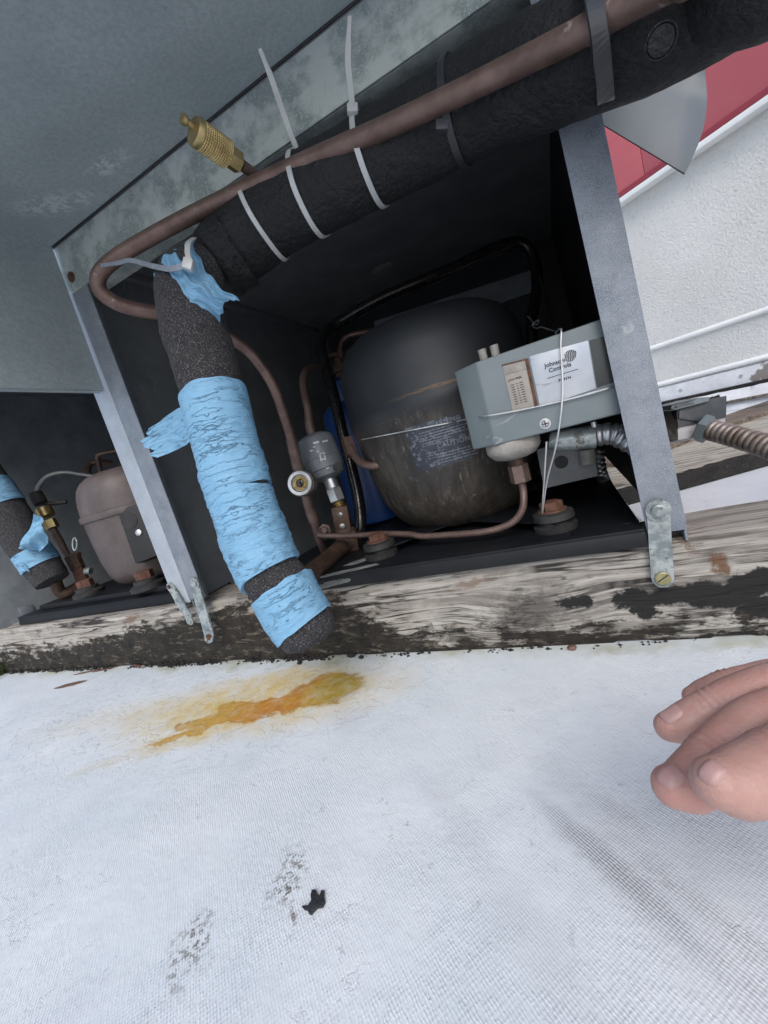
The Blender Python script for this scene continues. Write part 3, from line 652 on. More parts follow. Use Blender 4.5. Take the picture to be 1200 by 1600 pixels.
# ---- base plate
PZT = .122
def plate(parent, x0, x1, y0, y1, label):
    o = prism('base_plate', [(x0, y0, PZT-.003), (x1, y0, PZT-.003), (x1, y1, PZT-.003), (x0, y1, PZT-.003)], (0, 0, .003), 'black_plate', parent, .001)
    o['label'] = label
    prism('front_lip', [(x0, y0-.0015, ZT+.001), (x1, y0-.0015, ZT+.001), (x1, y0+.0015, PZT-.002), (x0, y0+.0015, PZT-.002)], (0, .003, 0), 'black_plate', o, .001)
    prism('back_lip', [(x0, y1-.004, ZT-.02), (x1, y1-.004, ZT-.02), (x1, y1-.004, PZT-.0035), (x0, y1-.004, PZT-.0035)], (0, .003, 0), 'black_plate', o, .0006)
    return o
deck = plate(cab, -.452, .0535, -.006, .47, 'black steel base plate under the large black compressor')
def mount(px, py, parent, s=1.0):
    p = PZ(px, py, PZT)
    lathe('rubber_grommet', p, (0, 0, 1), [(0, .023*s), (.006*s, .0235*s), (.008*s, .018*s), (.011*s, .018*s), (.013*s, .0225*s), (.02*s, .0215*s), (.022*s, .014*s)], 'rubber', parent, 28)
    hexnut('bolt_head', p+V((0, 0, .0225*s)), (0, 0, 1), .010*s, .0125*s, 'rust', parent)
    lathe('bolt_flange', p+V((0, 0, .0205*s)), (0, 0, 1), [(0, .0155*s), (.003*s, .0155*s)], 'rust', parent, 24)
    return p
for (px, py) in ((980, 819), (889, 835)):
    p = PZ(px, py, PZT); cut(deck, lathe_geo(p+V((0, 0, -.02)), (0, 0, 1), [(0, .0055), (.04, .0055)], 16))
g1 = mount(869, 826, deck); g2 = mount(597, 868, deck)
# pale mineral crust where water dried round the valve
def crust(name, cx, cy, rx, ry, ang, seed):
    ring = []
    for k in range(44):
        a = 2*math.pi*k/44; r = 1+.45*nz((math.cos(a), math.sin(a), seed), 1.9)+.2*nz((math.cos(a), math.sin(a), seed), 5)
        u, v = rx*math.cos(a)*r, ry*math.sin(a)*r; ring.append((cx+u*math.cos(ang)-v*math.sin(ang), cy+u*math.sin(ang)+v*math.cos(ang), PZT+.0002))
    prism(name, ring, (0, 0, .0006), 'crust', deck)
for (px, py, rx, ry, an, sd_) in ((578, 872, .035, .008, .6, 1), (545, 892, .040, .006, .25, 4), (520, 912, .022, .010, .1, 8)):
    p = PZ(px, py, PZT); crust('mineral_crust', p.x, p.y, rx, ry, an, sd_)

# ================================================================== LARGE COMPRESSOR
CC = PY(692, 655, .205); CB = V((CC.x, .205, PZT+.006))
comp = thing('compressor', 'large black hermetic compressor with worn rusty front and peeling label', 'compressor', tuple(CB))
CR = 140*dep(CC)/F_PX
top = PY(679, 492, .205).z-CB.z
prof = [(0, .05), (0, .085), (.006, .095), (.022, .110), (.05, .124), (.09, .132), (.13, .1375), (.166, .1405), (.171, .1432), (.180, .1438), (.186, .1434), (.190, .142), (.22, .1425), (.25, .140), (.27, .134), (.285, .124), (.296, .108), (.303, .084), (.306, .055), (.308, .02), (.308, .001)]
ks, kr = top/.308, CR/.142
cprof = [(t*ks, r*kr) for t, r in prof]
def cr_at(z):
    for (t0, r0), (t1, r1) in zip(cprof[:-1], cprof[1:]):
        if t0 <= z <= t1: return r0+(r1-r0)*(z-t0)/(t1-t0+1e-9)
    return cprof[-1][1]
def fine(pr, n=6):
    out = []
    for (t0, r0), (t1, r1) in zip(pr[:-1], pr[1:]):
        for k in range(n): out.append((t0+(t1-t0)*k/n, r0+(r1-r0)*k/n))
    return out+[pr[-1]]
body = lathe('shell', CB, (0, 0, 1), cprof, 'comp_black', comp, 96, 30)
def on_comp(a, z, off=.0006):       # angle from the -Y direction, towards +X
    r = cr_at(z)+off; return CB+V((math.sin(a)*r, -math.cos(a)*r, z))
def comp_hit(px, py):
    """angle and height where a pixel's ray meets the shell"""
    r = ray(px, py); t = .3
    for k in range(4000):
        p = CAM+r*t; q = p-CB
        if 0 < q.z < top and math.hypot(q.x, q.y) <= cr_at(q.z): return math.atan2(q.x, -q.y), q.z
        t += .0002
    return 0, .1
la, lz1 = comp_hit(634, 675); lb, lz0 = comp_hit(716, 722)
lz1 += .004
def lab(u, v):
    a = la+(lb+.12-la)*u; z = lz0+(lz1-lz0)*v-.004*math.sin(u*9)*v*(1-v)
    return on_comp(a, z, .0008)
lo_ = grid_surface('caution_label', lab, 24, 12, 'comp_label', comp, -.0005)
def labtext(u0, v0):
    def f(x, y):
        r = cr_at(lz0); a = la+(lb-la)*u0+x/r; z = lz0+(lz1-lz0)*v0+y; return on_comp(a, z, .0016)
    return f
text_me('CAUTION', .0085, labtext(.62, .40), 'print_pale', 'lettering', lo_, spacing=1.1)
text_me('WARNING', .0075, labtext(.55, .88), 'print_pale', 'lettering', lo_, spacing=1.1)
rw = random.Random(3)
def words(n): return ' '.join(''.join(rw.choice('aeionrstlmd') for _ in range(rw.randint(2, 8))) for _ in range(n))
def rules(u0, v0, wdt, rows, h, gap):      # unreadable lines of fine print: broken dashes
    for i in range(rows):
        f = labtext(u0, v0); vs, fs = [], []; x = 0
        while x < wdt:
            l = rw.uniform(.002, .006)
            for k in range(3):
                xa, xb = x+l*k/3, x+l*(k+1)/3; j = len(vs)
                vs += [f(xa, -i*gap), f(xb, -i*gap), f(xb, -i*gap+h), f(xa, -i*gap+h)]; fs.append((j, j+1, j+2, j+3))
            x += l+rw.uniform(.0006, .0014)
        link('fine_print', vs, fs, 'print_pale', lo_)
rules(.30, .80, .036, 6, .0012, .0034); rules(.60, .74, .040, 3, .0013, .0034); rules(.55, .26, .046, 4, .0013, .0036); rules(.34, .34, .02, 3, .0011, .0034)
# compressor feet on the rubber mounts
for g, s in ((g1, 1), (g2, 1)):
    d = V((CB.x-g.x, CB.y-g.y, 0)); L = d.length; d.normalize(); nrm = V((-d.y, d.x, 0))
    p = V((g.x, g.y, PZT+.0095))
    poly = [p-d*.018+nrm*.012, p-d*.018-nrm*.012, p+d*(L-.06)-nrm*.045, p+d*(L-.06)+nrm*.045]
    prism('foot', poly, (0, 0, .0025), 'black_plate', comp, .0008)
# rear mounts, out of sight behind the shell
for dx, dy in ((-.10, .12), (.10, .12)):
    p = V((CB.x+dx, CB.y+dy, PZT)); lathe('rubber_foot', p, (0, 0, 1), [(0, .02), (.012, .02), (.0125, .012)], 'rubber', comp, 20)
# process stub with copper sleeve on the left shoulder
tube('process_tube', D3([(596, 726, .60), (580, 728, .605), (563, 722, .62), (552, 708, .635), (546, 695, .645)]), .0062, 'copper_dull', comp, 14)
fbq = PD(540, 685, .648)
tube('copper_sleeve', D3([(550, 712, .640), (541, 686, .648)]), .0105, 'copper_old', comp, 4, smooth=False, auto=30)
# discharge / thin copper tubes behind the shell
tube('discharge_tube', D3([(620, 512, .93), (570, 519, .95), (541, 527, .96), (532, 545, .96), (536, 570, .95), (547, 590, .9), (575, 620, .85)]), .0065, 'copper_old', comp, 12)
tube('crossing_tube', D3([(512, 556, 1.0), (545, 549, .97), (600, 536, .93), (640, 530, .9)]), .005, 'copper_old', comp, 10)

# ================================================================== PRESSURE CONTROL
ctl = thing('pressure_control', 'blue grey pressure control box with silver printed face plate', 'control box', tuple(PY(850, 690, .04)))
YF = .012
c_bl, c_br = PY(769, 697, YF), PY(962, 649, YF); c_tl, c_tr = PY(747, 556, YF), PY(940, 507, YF)
zb, zt = (c_bl.z+c_br.z)/2, (c_tl.z+c_tr.z)/2
xa = (c_bl.x+c_tl.x)/2; xe = .079
l_t, l_b = PY(709, 575, YF+.024), PY(741, 704, YF+.024); xl = (l_t.x+l_b.x)/2
# housing plan: chamfered left front corner
plan = [(xa, YF), (xe, YF), (xe, YF+.062), (xl, YF+.062), (xl, YF+.020)]
house = prism('housing', [(x, y, zb) for x, y in plan], (0, 0, zt-zb), 'control_paint', ctl, .0022, 3)
def cf(px, py, n=.0006): p = PY(px, py, YF-n); return p
def face_quad(name, px4, n0, n1, mat, parent=house, bev=.0003):
    P = [PY(x, y, YF) for x, y in px4]; return prism(name, [V((p.x, YF-n0, p.z)) for p in P], (0, -(n1-n0), 0), mat, parent, bev)
win = [(784.5, 570), (824.6, 560), (841, 635), (802, 646)]
wf = face_quad('scale_window', win, .0002, .0008, 'window_scale')
face_quad('white_band', [(787, 573), (823, 564), (826, 576), (790, 586)], .0009, .0012, 'dirty_white', wf)
face_quad('rust_edge', [(820, 562), (825, 560), (841, 635), (836, 637)], .0009, .0016, 'rust', wf, .0002)
face_quad('rust_edge', [(784, 570), (824, 560), (824.5, 562), (784.5, 572)], .0009, .0014, 'rust', wf, .0001)
lbq = [(827, 557), (919, 532), (931, 607), (844, 637)]
lp = face_quad('face_plate', lbq, .0002, .0009, 'alu_label')
face_quad('right_window', [(921, 532), (958, 522), (968, 594), (933, 606)], .0002, .0006, 'window_dark')
P00, P10 = PY(844, 637, YF), PY(931, 607, YF); lx0, lx1 = PY(827, 557, YF).x, PY(919, 532, YF).x
def plate_text(px, py, n=.0013, slope=.0):
    p = PY(px, py, YF)
    return lambda x, y: V((p.x+x, YF-n, p.z+y+x*slope))
pxm = dep(PY(880, 580, YF))/F_PX            # metres per photograph pixel on the face
text_me('Johnson', 9.0*pxm, plate_text(851.5, 575), 'print_black', 'lettering', lp)
text_me('Controls', 9.0*pxm, plate_text(858, 582.5), 'print_black', 'lettering', lp)
text_me('PENN', 6.2*pxm, plate_text(873, 597), 'print_black', 'lettering', lp, spacing=1.25)
a_, b2 = PY(855, 592, YF), PY(904, 579, YF)
prism('rule_line', [(a_.x, YF-.001, a_.z), (b2.x, YF-.001, a_.z), (b2.x, YF-.001, a_.z+.0006), (a_.x, YF-.001, a_.z+.0006)], (0, -.0002, 0), 'print_black', lp)
# round striped emblem
ec = PY(891, 556, YF); er = 8.6*pxm
geos = []
for k in range(7):
    x0 = -1+2*(k+.5)/7
    for seg in range(10):
        t0, t1 = -1+seg*.2, -1+(seg+1)*.2
        lim = math.sqrt(max(.02, 1-x0*x0*.92))
        def ep(t, s): xx = x0+.11*math.sin(t*2.6+.4)+s*.085; return V((ec.x+er*xx, YF-.0014, ec.z+er*t*lim))
        geos.append(([ep(t0, -1), ep(t0, 1), ep(t1, 1), ep(t1, -1)], [(0, 1, 2, 3)]))
joined('emblem', geos, 'print_black', lp, False)
wp_ = PY(795, 600, YF)
text_me('LOW PRES.', 4.6*pxm, plate_text(794, 597, .0011), 'print_black', 'lettering', wf)
for i in range(9):
    f = plate_text(798+i*.9, 603+i*3.7, .0011)
    for (x0, w_) in ((0.4, 5), (9, 2.5), (14, 5.5)):
        link('scale_mark', [f(x0*pxm, 0), f((x0+w_)*pxm, 0), f((x0+w_)*pxm, 1.2*pxm), f(x0*pxm, 1.2*pxm)], [(0, 1, 2, 3)], 'print_black', wf)
def screw(px, py, Y, r, parent):
    p = PY(px, py, Y); o = lathe('screw', p, (0, -1, 0), [(0, r*1.35), (.0008, r*1.35), (.0009, r), (.002, r*.95), (.003, r*.6), (.0031, .0001)], 'steel', parent, 20, 30)
    for s in (0, 1):
        dx, dz = (r*.7, r*.14) if s else (r*.14, r*.7)
        box('screw_slot', (p.x-dx, Y-.0034, p.z-dz), (p.x+dx, Y-.0027, p.z+dz), 'print_black', o, 0)
    return o
screw(852, 662, YF-.0002, .0040, house)
for (px, py) in ((754, 552), (773, 547)):
    p = PY(px, py, YF+.018); lathe('terminal_stub', V((p.x, p.y, zt-.001)), (0, 0, 1), [(0, .0042), (.011, .0044), (.0135, .0046), (.0137, .003)], 'dirty_white', house, 14)
for (px, py) in ((901, 518), (912, 515)):
    p = PY(px, py, YF+.03); lathe('screw', V((p.x, p.y, zt-.0005)), (0, 0, 1), [(0, .004), (.003, .0038), (.004, .002)], 'steel', house, 12)
# bellows cup, nut
bx_ = PY(801, 700, YF+.022); bc = V((bx_.x, YF+.030, zb+.0005))
cup = lathe('bellows_cup', bc, (0, 0, -1), [(0, .0285), (.003, .0295), (.010, .0295), (.014, .027), (.019, .022), (.0215, .014)], 'dirty_white', ctl, 36)
lathe('neck', bc, (0, 0, -1), [(.0205, .0075), (.031, .0075)], 'brown_rust', cup, 18)
hexnut('flare_nut', bc+V((0, 0, -.029)), (0, 0, -1), .021, .0112, 'copper_dull', cup)
end = bc+V((0, 0, -.049))
tdep = dep(end)
cap_pts = [end, end+V((0, 0, -.012))]+D3([(817, 793, tdep), (806, 812, tdep+.005), (785, 824, tdep+.012), (750, 832, tdep+.025), (700, 836, tdep+.05), (660, 838, tdep+.075), (640, 835, tdep+.087), (600, 834, tdep+.11), (550, 837, tdep+.14), (505, 837, .628), (498, 834, .632), (501, 828, .640), (508, 826, .648)])
tag(rebase(tube('capillary_tube', cap_pts, .0042, 'copper_dull', None, 12)), 'thin copper tube curving from control box down along base plate to valve', 'tube')
# tie wire round the control
wy = YF-.003
wpts = [on_comp(*comp_hit(x, 687-(x-564)*.19), .0022) for x in (567, 580, 600, 620, 640, 660, 680, 700, 716)]+[PY(742, 652, YF+.018), PY(762, 649.5, wy), PY(800, 643, wy), PY(845, 634, wy), PY(900, 621, wy), PY(952, 606, wy), PY(975, 600, YF+.01)]
tag(rebase(tube('tie_wire', wpts, .0009, 'wire', None, 6)), 'thin silver wire strung sideways across compressor label and control box', 'wire')
wv_ = D3([(868, 521, .44), (871, 516, .437)])+[PY(876, 514, wy-.002), PY(877, 518, wy-.002), PY(876, 545, wy-.003), PY(879, 600, wy-.003), PY(876, 650, wy-.004), PY(868, 700, wy-.001), PY(856, 745, .02), PY(849, 790, .03), PY(846, 822, .035), PY(846.5, 812, .036), PY(848, 785, .03), PY(851, 740, .022), PY(854, 690, .02)]
tag(rebase(tube('tie_wire', wv_, .0009, 'wire', None, 6)), 'thin silver wire hanging down over control box face plate to base plate', 'wire')
cob = [(866, 517, .52), (855, 514, .53), (846, 511, .53), (838, 513, .54), (832, 508, .55), (836, 503, .55), (842, 500, .55), (838, 508, .545), (828, 498, .56), (824, 494, .57)]
tag(rebase(tube('wire_scrap', D3(cob), .0008, 'wire', None, 5)), 'curly tangle of fine wire above the control box', 'wire')

# ================================================================== CONDUITS AND BOXES
def ribs(amp, pitch): return lambda L, a, p: amp*(abs(math.sin(math.pi*L/pitch))**.6*2-1)
fl1 = thing('flexible_conduit', 'short silver flexible conduit with cast connector under the control box', 'conduit', tuple(PY(900, 690, .05)))
cy_ = .05
tube('connector', [PY(858, 688, cy_), PY(872, 688, cy_), PY(900, 686, cy_), PY(930, 682, cy_)], [.0085, .0115, .012, .0125], 'zinc', fl1, 16)
fbx = PY(872, 690, cy_-.012); prism('clamp_plate', [PY(872, 694, cy_-.0125), PY(905, 691, cy_-.0125), PY(920, 680, cy_-.0125), PY(885, 683, cy_-.0125)], (0, .004, 0), 'zinc', fl1, .0006)
lathe('clamp_screw', PY(929, 668, cy_-.004), (0, 0, 1), [(0, .003), (.006, .003)], 'steel', fl1, 10)
tube('hose', [PY(930, 681, cy_), PY(945, 678, cy_), PY(962, 679, cy_), PY(980, 688, cy_-.002), PY(1000, 697, cy_-.004), PY(1018, 700, cy_-.006)], .0108, 'steel', fl1, 18, .0009, ribs(.0012, .0075))
ebx = thing('terminal_box', 'small grey steel terminal box in shadow beneath the control box', 'box', tuple(PY(895, 745, .11)))
e0, e1 = PY(860, 762, .11), PY(928, 700, .11)
prism('box_body', [PY(850, 764, .11), PY(935, 744, .11), PY(925, 682, .11), PY(838, 702, .11)], (0, .05, 0), 'grey_plastic', ebx, .002)
lathe('knockout', PY(897, 731, .1095), (0, -1, 0), [(0, .0065), (.0006, .0065), (.0007, .0055)], 'drier_paint', ebx, 20)
lathe('knockout', PY(877, 722, .1095), (0, -1, 0), [(0, .008), (.0006, .008), (.0007, .007)], 'black_panel', ebx, 20)
tube('fitting', [PY(917, 702, .10), PY(920, 724, .10)], .009, 'dirty_white', ebx, 14, smooth=False)
tube('whip', D3([(935, 700, .62), (938, 735, .63), (952, 765, .66), (985, 810, .62), (1000, 822, .60)]), .008, 'steel', ebx, 12, .0009, ribs(.0013, .0075))
jb = thing('junction_box', 'grey junction box patched with black tape beside the right post', 'junction box', tuple(PD(1085, 690, .62)))
jd = .60
j0, j1, j2, j3 = PD(1032, 692, jd), PD(1060, 689, jd-.03), PD(1133, 676, jd-.045), PD(1134, 622, jd-.045)
A = [PD(1026, 690, jd+.0), PD(1060, 688, jd-.04), PD(1134, 674, jd-.05)]
B_ = [PD(1028, 640, jd+.0), PD(1058, 635, jd-.04), PD(1134, 619, jd-.05)]
bk = FWD*.065
prism('box_side', [A[0], A[1], B_[1], B_[0]], bk*.9, 'dirty_white', jb, .001)
prism('box_front', [A[1]+bk*.01, A[2], B_[2], B_[1]], bk, 'box_grey', jb, .0015)
prism('black_tape_wrap', [PD(1059.5, 668, jd-.0415), PD(1135, 652, jd-.052), PD(1135.5, 618, jd-.052), PD(1057, 634, jd-.0415)], bk*.03, 'black_tape', jb, .0006)
prism('black_tape_flap', [PD(1061, 654, jd-.044), PD(1098, 660, jd-.049), PD(1097, 650, jd-.049), PD(1062, 640, jd-.044)], bk*.03, 'black_tape', jb, .0005)
prism('torn_tape_side', [PD(1049, 644, jd-.029), PD(1059, 641, jd-.0425), PD(1060, 652, jd-.0425), PD(1055, 656, jd-.037)], bk*.02, 'tar', jb, .0003)
prism('cover', [PD(1046, 640, jd-.03), PD(1052, 632, jd-.043), PD(1090, 621, jd-.047), PD(1110, 620, jd-.048), PD(1108, 627, jd-.052), PD(1054, 641, jd-.047)], V((0, 0, .006))+FWD*.04, 'control_paint', jb, .0015)
prism('torn_tape', [PD(1110, 626, jd-.047), PD(1114, 619, jd-.04), PD(1119, 622, jd-.04), PD(1124, 616, jd-.045), PD(1128, 627, jd-.05)], bk*.4, 'tar', jb, .0005)
prism('torn_tape', [PD(1038, 641, jd-.005), PD(1043, 629, jd), PD(1047, 634, jd-.01), PD(1050, 638, jd-.02)], bk*.3, 'tar', jb, .0005)
nd = PD(1097, 669, jd-.050); cdir = (PD(1200, 697, .50)-nd).normalized()
hexnut('lock_nut', nd-cdir*.003, cdir, .012, .0185, 'control_paint', jb)
tag(rebase(tube('flexible_conduit', [nd+cdir*.006, PD(1130, 677, .525), PD(1165, 687, .50), PD(1205, 700, .475), PD(1290, 735, .43), PD(1400, 800, .40)], .0125, 'rust_conduit', None, 20, .0009, ribs(.0011, .0072))), 'rusty ribbed flexible conduit leaving junction box towards the right', 'conduit')

# ================================================================== RECEIVER, DRIER, SIGHT GLASS, VALVE
rc = PZ(588, 822, PZT); rx, ry = rc.x-.01, rc.y+.06
rec = thing('receiver_tank', 'dark blue refrigerant receiver tank half hidden behind the black compressor', 'tank', (rx, ry, PZT))
zt_ = PY(520, 640, ry-.02).z
rr = .062
lathe('tank_body', (rx, ry, PZT+.001), (0, 0, 1), [(0, rr*.8), (.006, rr*.97), (.014, rr), (zt_-PZT-.02, rr), (zt_-PZT-.006, rr*.93), (zt_-PZT+.006, rr*.72), (zt_-PZT+.012, .03)], 'blue_paint', rec, 48)
lathe('tank_collar', (rx+.004, ry-.01, zt_+.006), (0, 0, 1), [(0, .036), (.038, .034), (.046, .022)], 'blue_paint', rec, 32)
lathe('outlet_valve', (rx+.004, ry-.01, zt_+.050), (0, 0, 1), [(0, .012), (.012, .012), (.013, .018), (.026, .018), (.027, .009), (.04, .009)], 'brown_rust', rec, 18)
prism('bracket', D3([(524, 572, .86), (545, 566, .85), (548, 588, .85), (530, 592, .86)]), FWD*.004, 'zinc', rec, .0008)
tube('outlet_tube', D3([(535, 590, .85), (548, 598, .84), (560, 612, .84)]), .010, 'grey_plastic', rec, 12)

dd = .655
dr = thing('filter_drier', 'grey filter drier canister with faded white print', 'filter drier', tuple(PD(520, 750, dd)))
p0, p1 = PD(489, 680, dd), PD(514, 746, dd); ax = (p1-p0).normalized(); Ld = (p1-p0).length; R = 30*dd/F_PX
shell = lathe('canister', p0, ax, [(0, R*.3), (.001, R*.62), (.005, R*.88), (.010, R*.98), (Ld*.52, R), (Ld*.53, R*1.03), (Ld*.57, R*1.03), (Ld*.58, R), (Ld*.82, R*.97), (Ld*.84, R*.9), (Ld*.97, R*.84), (Ld*1.02, R*.6), (Ld*1.05, R*.3)], 'drier_paint', dr, 40)
def on_dr(px, py):
    r = ray(px, py); t = dd-.06
    for k in range(1000):
        p = CAM+r*t; q = p-p0; l = q.dot(ax)
        if (q-ax*l).length < R*1.0 and 0 < l < Ld: return p-r*.0010
        t += .0001
    return CAM+r*dd
for (x, y, w_, h_) in ((489, 691, 9, 3.2), (503, 689, 9, 2.6), (489, 698, 4, 1.6), (495, 705, 3, 2), (499, 709, 8, 2), (499, 712, 2, 8), (506, 711, 1.6, 8), (500, 718, 7, 2), (484, 704, 5, 2), (509, 731, 5, 2)):
    link('print_mark', [on_dr(x, y), on_dr(x+w_, y-w_*.26), on_dr(x+w_+h_*.27, y-w_*.26+h_), on_dr(x+h_*.27, y+h_)], [(0, 1, 2, 3)], 'print_white', shell)
lathe('rubber_cap', PD(528, 730, dd-.02), (PD(528, 730, .5)-PD(528, 730, .6)), [(0, .0075), (.003, .0075), (.004, .005)], 'rubber', dr, 16)
tube('inlet_tube', [p0+ax*.004, p0-ax*.014]+D3([(481, 640, dd), (474, 608, dd+.01), (474, 588, dd+.02), (482, 577, dd+.04), (500, 575, dd+.1), (520, 577, dd+.16)]), [.0075, .0075, .006, .0055, .0055, .0055, .0055, .0055], 'copper_dull', dr, 14)
hexnut('flare_nut', p1+ax*.018, ax, .022, .0128, 'steel', dr)
lathe('nut_barrel', p1-ax*.001, ax, [(0, .0105), (.019, .0105)], 'steel', dr, 24)
lathe('thread', p1+ax*.038, ax, [(0, .008)]+[(.002+k*.0016, .0088 if k % 2 else .0075) for k in range(8)], 'brass', dr, 18)

vb = thing('service_valve', 'rusty brown service valve with square body at base plate corner', 'valve', tuple(PD(540, 880, .68)))
v0 = p1+ax*.048; v1 = PD(548, 884, .672); vax = (v1-v0).normalized(); side = RGT-vax*RGT.dot(vax); side.normalize(); fr = vax.cross(side)
def sq(p, s, dx=0): return [p+side*(s+dx)+fr*s, p-side*(s-dx)+fr*s, p-side*(s-dx)-fr*s, p+side*(s+dx)-fr*s]
Lv = (v1-v0).length
prism('body', sq(v0, .0125), vax*(Lv*.42), 'brown_rust', vb, .0016)
prism('lower_body', sq(v0+vax*(Lv*.4), .0155, .004), vax*(Lv*.62), 'brown_rust', vb, .003)
for (f_, s_) in ((.12, 1), (.30, -1)):
    lathe('valve_screw', v0+vax*(Lv*f_)-fr*.0125*(1 if fr.dot(FWD) > 0 else -1), -fr*(1 if fr.dot(FWD) > 0 else -1), [(0, .004), (.002, .004), (.003, .002)], 'zinc', vb, 10)
lathe('packing_collar', v0+vax*(Lv*.36), vax, [(0, .0145), (.002, .0165), (.006, .0165), (.008, .0145)], 'copper_dull', vb, 24)
pn = PD(508, 829, .640); hexnut('port_nut', pn+FWD*.012, (CAM-pn)+RGT*-.1, .015, .0105, 'copper_dull', vb)
lathe('port_stub', pn+FWD*.004, (CAM-pn)+RGT*-.1, [(0, .006), (.012, .006), (.014, .004)], 'copper_dull', vb, 16)
tube('suction_stub', D3([(545, 848, .665), (530, 858, .64), (510, 876, .60), (488, 893, .55), (470, 905, .51)]), [.0135, .0125, .0125, .0125, .0125], 'brown_rust', vb, 18)
lathe('solder_collar', PD(540, 850, .66), (PD(510, 876, .60)-PD(545, 848, .665)), [(0, .0155), (.008, .0155), (.012, .013)], 'copper_dull', vb, 20)

# black oil-coated pipe looping up behind
tag(rebase(tube('discharge_pipe', D3([(538, 872, .72), (556, 850, .72), (563, 818, .72), (560, 780, .73), (550, 735, .735), (536, 680, .742), (522, 620, .752), (508, 570, .770), (502, 540, .785), (508, 520, .80), (530, 503, .815), (600, 464, .81), (700, 422, .80), (770, 389, .79), (805, 379, .785), (826, 388, .785), (836, 412, .785), (839, 445, .785), (835, 475, .785), (830, 505, .785), (834, 560, .79)]), .0105, 'black_pipe', None, 16)), 'glossy black pipe bent round above the large compressor', 'pipe')
tag(rebase(tube('sensor_cable', D3([(843, 430, .74), (850, 455, .73), (856, 480, .70), (862, 505, .66), (870, 530, .62)]), .003, 'rubber', None, 8)), 'thin dark cable hanging beside the bent black pipe', 'cable')

# ================================================================== COPPER LIQUID LINE
LQ = [(1120, -60, .215), (1060, -32, .23), (980, 10, .25), (900, 55, .270), (800, 105, .30), (700, 154, .327), (600, 200, .357), (500, 243, .388), (400, 288, .415), (300, 336, .44), (220, 379, .455), (175, 408, .463), (154, 432, .470), (158, 456, .478), (185, 475, .487), (220, 485, .497), (260, 491, .508), (310, 503, .522), (350, 522, .54), (392, 553, .565), (425, 600, .585), (444, 650, .60), (456, 690, .612), (463, 722, .62)]
rad = [.0083]*17+[.008, .0075, .0072, .007, .007, .0068, .0068]
line = thing('liquid_line', 'long dull copper tube sweeping across the top and looping left', 'copper pipe', tuple(PD(475, 760, .63)))
lq = D3(LQ); lq = [lq[0]+V((1.6, .10, .02)), lq[0]+V((.5, .03, .012)), lq[0]+V((.12, .0, .004))]+lq
tube('upper_run', lq, rad[:3]+rad, 'copper_old', line, 18)
SG = PD(474, 756, .628)
t_in = (SG-PD(463, 722, .62)).normalized()
tube('coupling', D3([(455, 686, .611), (464, 724, .621)])+[SG], [.0086, .0086, .0095], 'copper_dull', line, 16, smooth=False)
tube('lower_run', [SG]+D3([(482, 790, .637), (490, 812, .645), (500, 845, .66), (513, 872, .69)]), [.0075, .0075, .007, .0068, .0068], 'copper_dull', line, 16)
tube('coupling', D3([(484, 796, .639), (491, 815, .646)]), .0085, 'copper_dull', line, 16, smooth=False)
sg = thing('sight_glass', 'round sight glass with bright steel rim on the copper tube', 'sight glass', tuple(SG))
sax = (CAM-SG).normalized()-RGT*.28+V((0, 0, .05)); sax.normalize()
lathe('brass_body', SG-sax*.012, sax, [(0, .014), (.004, .0195), (.022, .0195), (.024, .0185)], 'copper_dull', sg, 36)
rim = lathe('steel_rim', SG+sax*.011, sax, [(0, .0195), (.005, .0195), (.0075, .0178), (.0078, .0132), (.0046, .0112), (.0046, .0005)], 'steel', sg, 40)
lathe('indicator_ring', SG+sax*.0158, sax, [(0, .0108), (.0012, .0100), (.0013, .0062)], 'gold_glass', rim, 30)
lathe('glass_eye', SG+sax*.0158, sax, [(0, .0066), (.0016, .0062), (.0026, .004), (.0028, .0005)], 'eye_dark', rim, 24)

# access valve with knurled brass cap
av = thing('access_valve', 'knurled brass service cap on short stem above the copper tube', 'valve', tuple(PD(400, 275, .425)))
ad = .41
a0, a1 = PD(400, 274, ad+.014), PD(296, 199, ad-.040); aax = (a1-a0).normalized(); Lc = (a1-a0).length
lathe('stem', a0-aax*.006, aax, [(0, .0052), (Lc*.32, .0052)], 'copper_dull', av, 14)
hexnut('valve_core_body', a0+aax*(Lc*.27), aax, Lc*.2, .0096, 'brass', av)
geos = []
def knurl(l, a): return .00055*(1 if (int(math.floor((l*620+a*5.1)))+int(math.floor((l*620-a*5.1)))) % 2 else -1)
n1, n2 = 144, 60
kv, kf = [], []; up = V((0, 0, 1)); N = (up-aax*up.dot(aax)).normalized(); Bk = aax.cross(N); kr_ = .0118
for i in range(n2+1):
    l = Lc*(.46+.42*i/n2)
    for k in range(n1):
        a = 2*math.pi*k/n1; e = (math.sin(l*1500+a*18)*math.sin(l*1500-a*18))
        r_ = kr_*(.93 if i in (0, n2) else 1)+.0007*e; kv.append(a0+aax*l+(N*math.cos(a)+Bk*math.sin(a))*r_)
for i in range(n2):
    for k in range(n1): kf.append((i*n1+k, i*n1+(k+1) % n1, (i+1)*n1+(k+1) % n1, (i+1)*n1+k))
kf += [tuple(range(n1)), tuple(n2*n1+k for k in range(n1))]
kc = link('knurled_cap', kv, kf, 'brass', av, True, 30)
lathe('cap_rim', a0+aax*(Lc*.87), aax, [(0, .0122), (.004, .0122), (.0055, .0112), (.0056, .004)], 'brass', kc, 36)
tip = a0+aax*(Lc*.87+.0055)
lathe('cap_tip', tip+N*.004, aax, [(0, .003), (.005, .0028), (.0065, .0045), (.010, .0045), (.0105, .003)], 'brass', kc, 14)

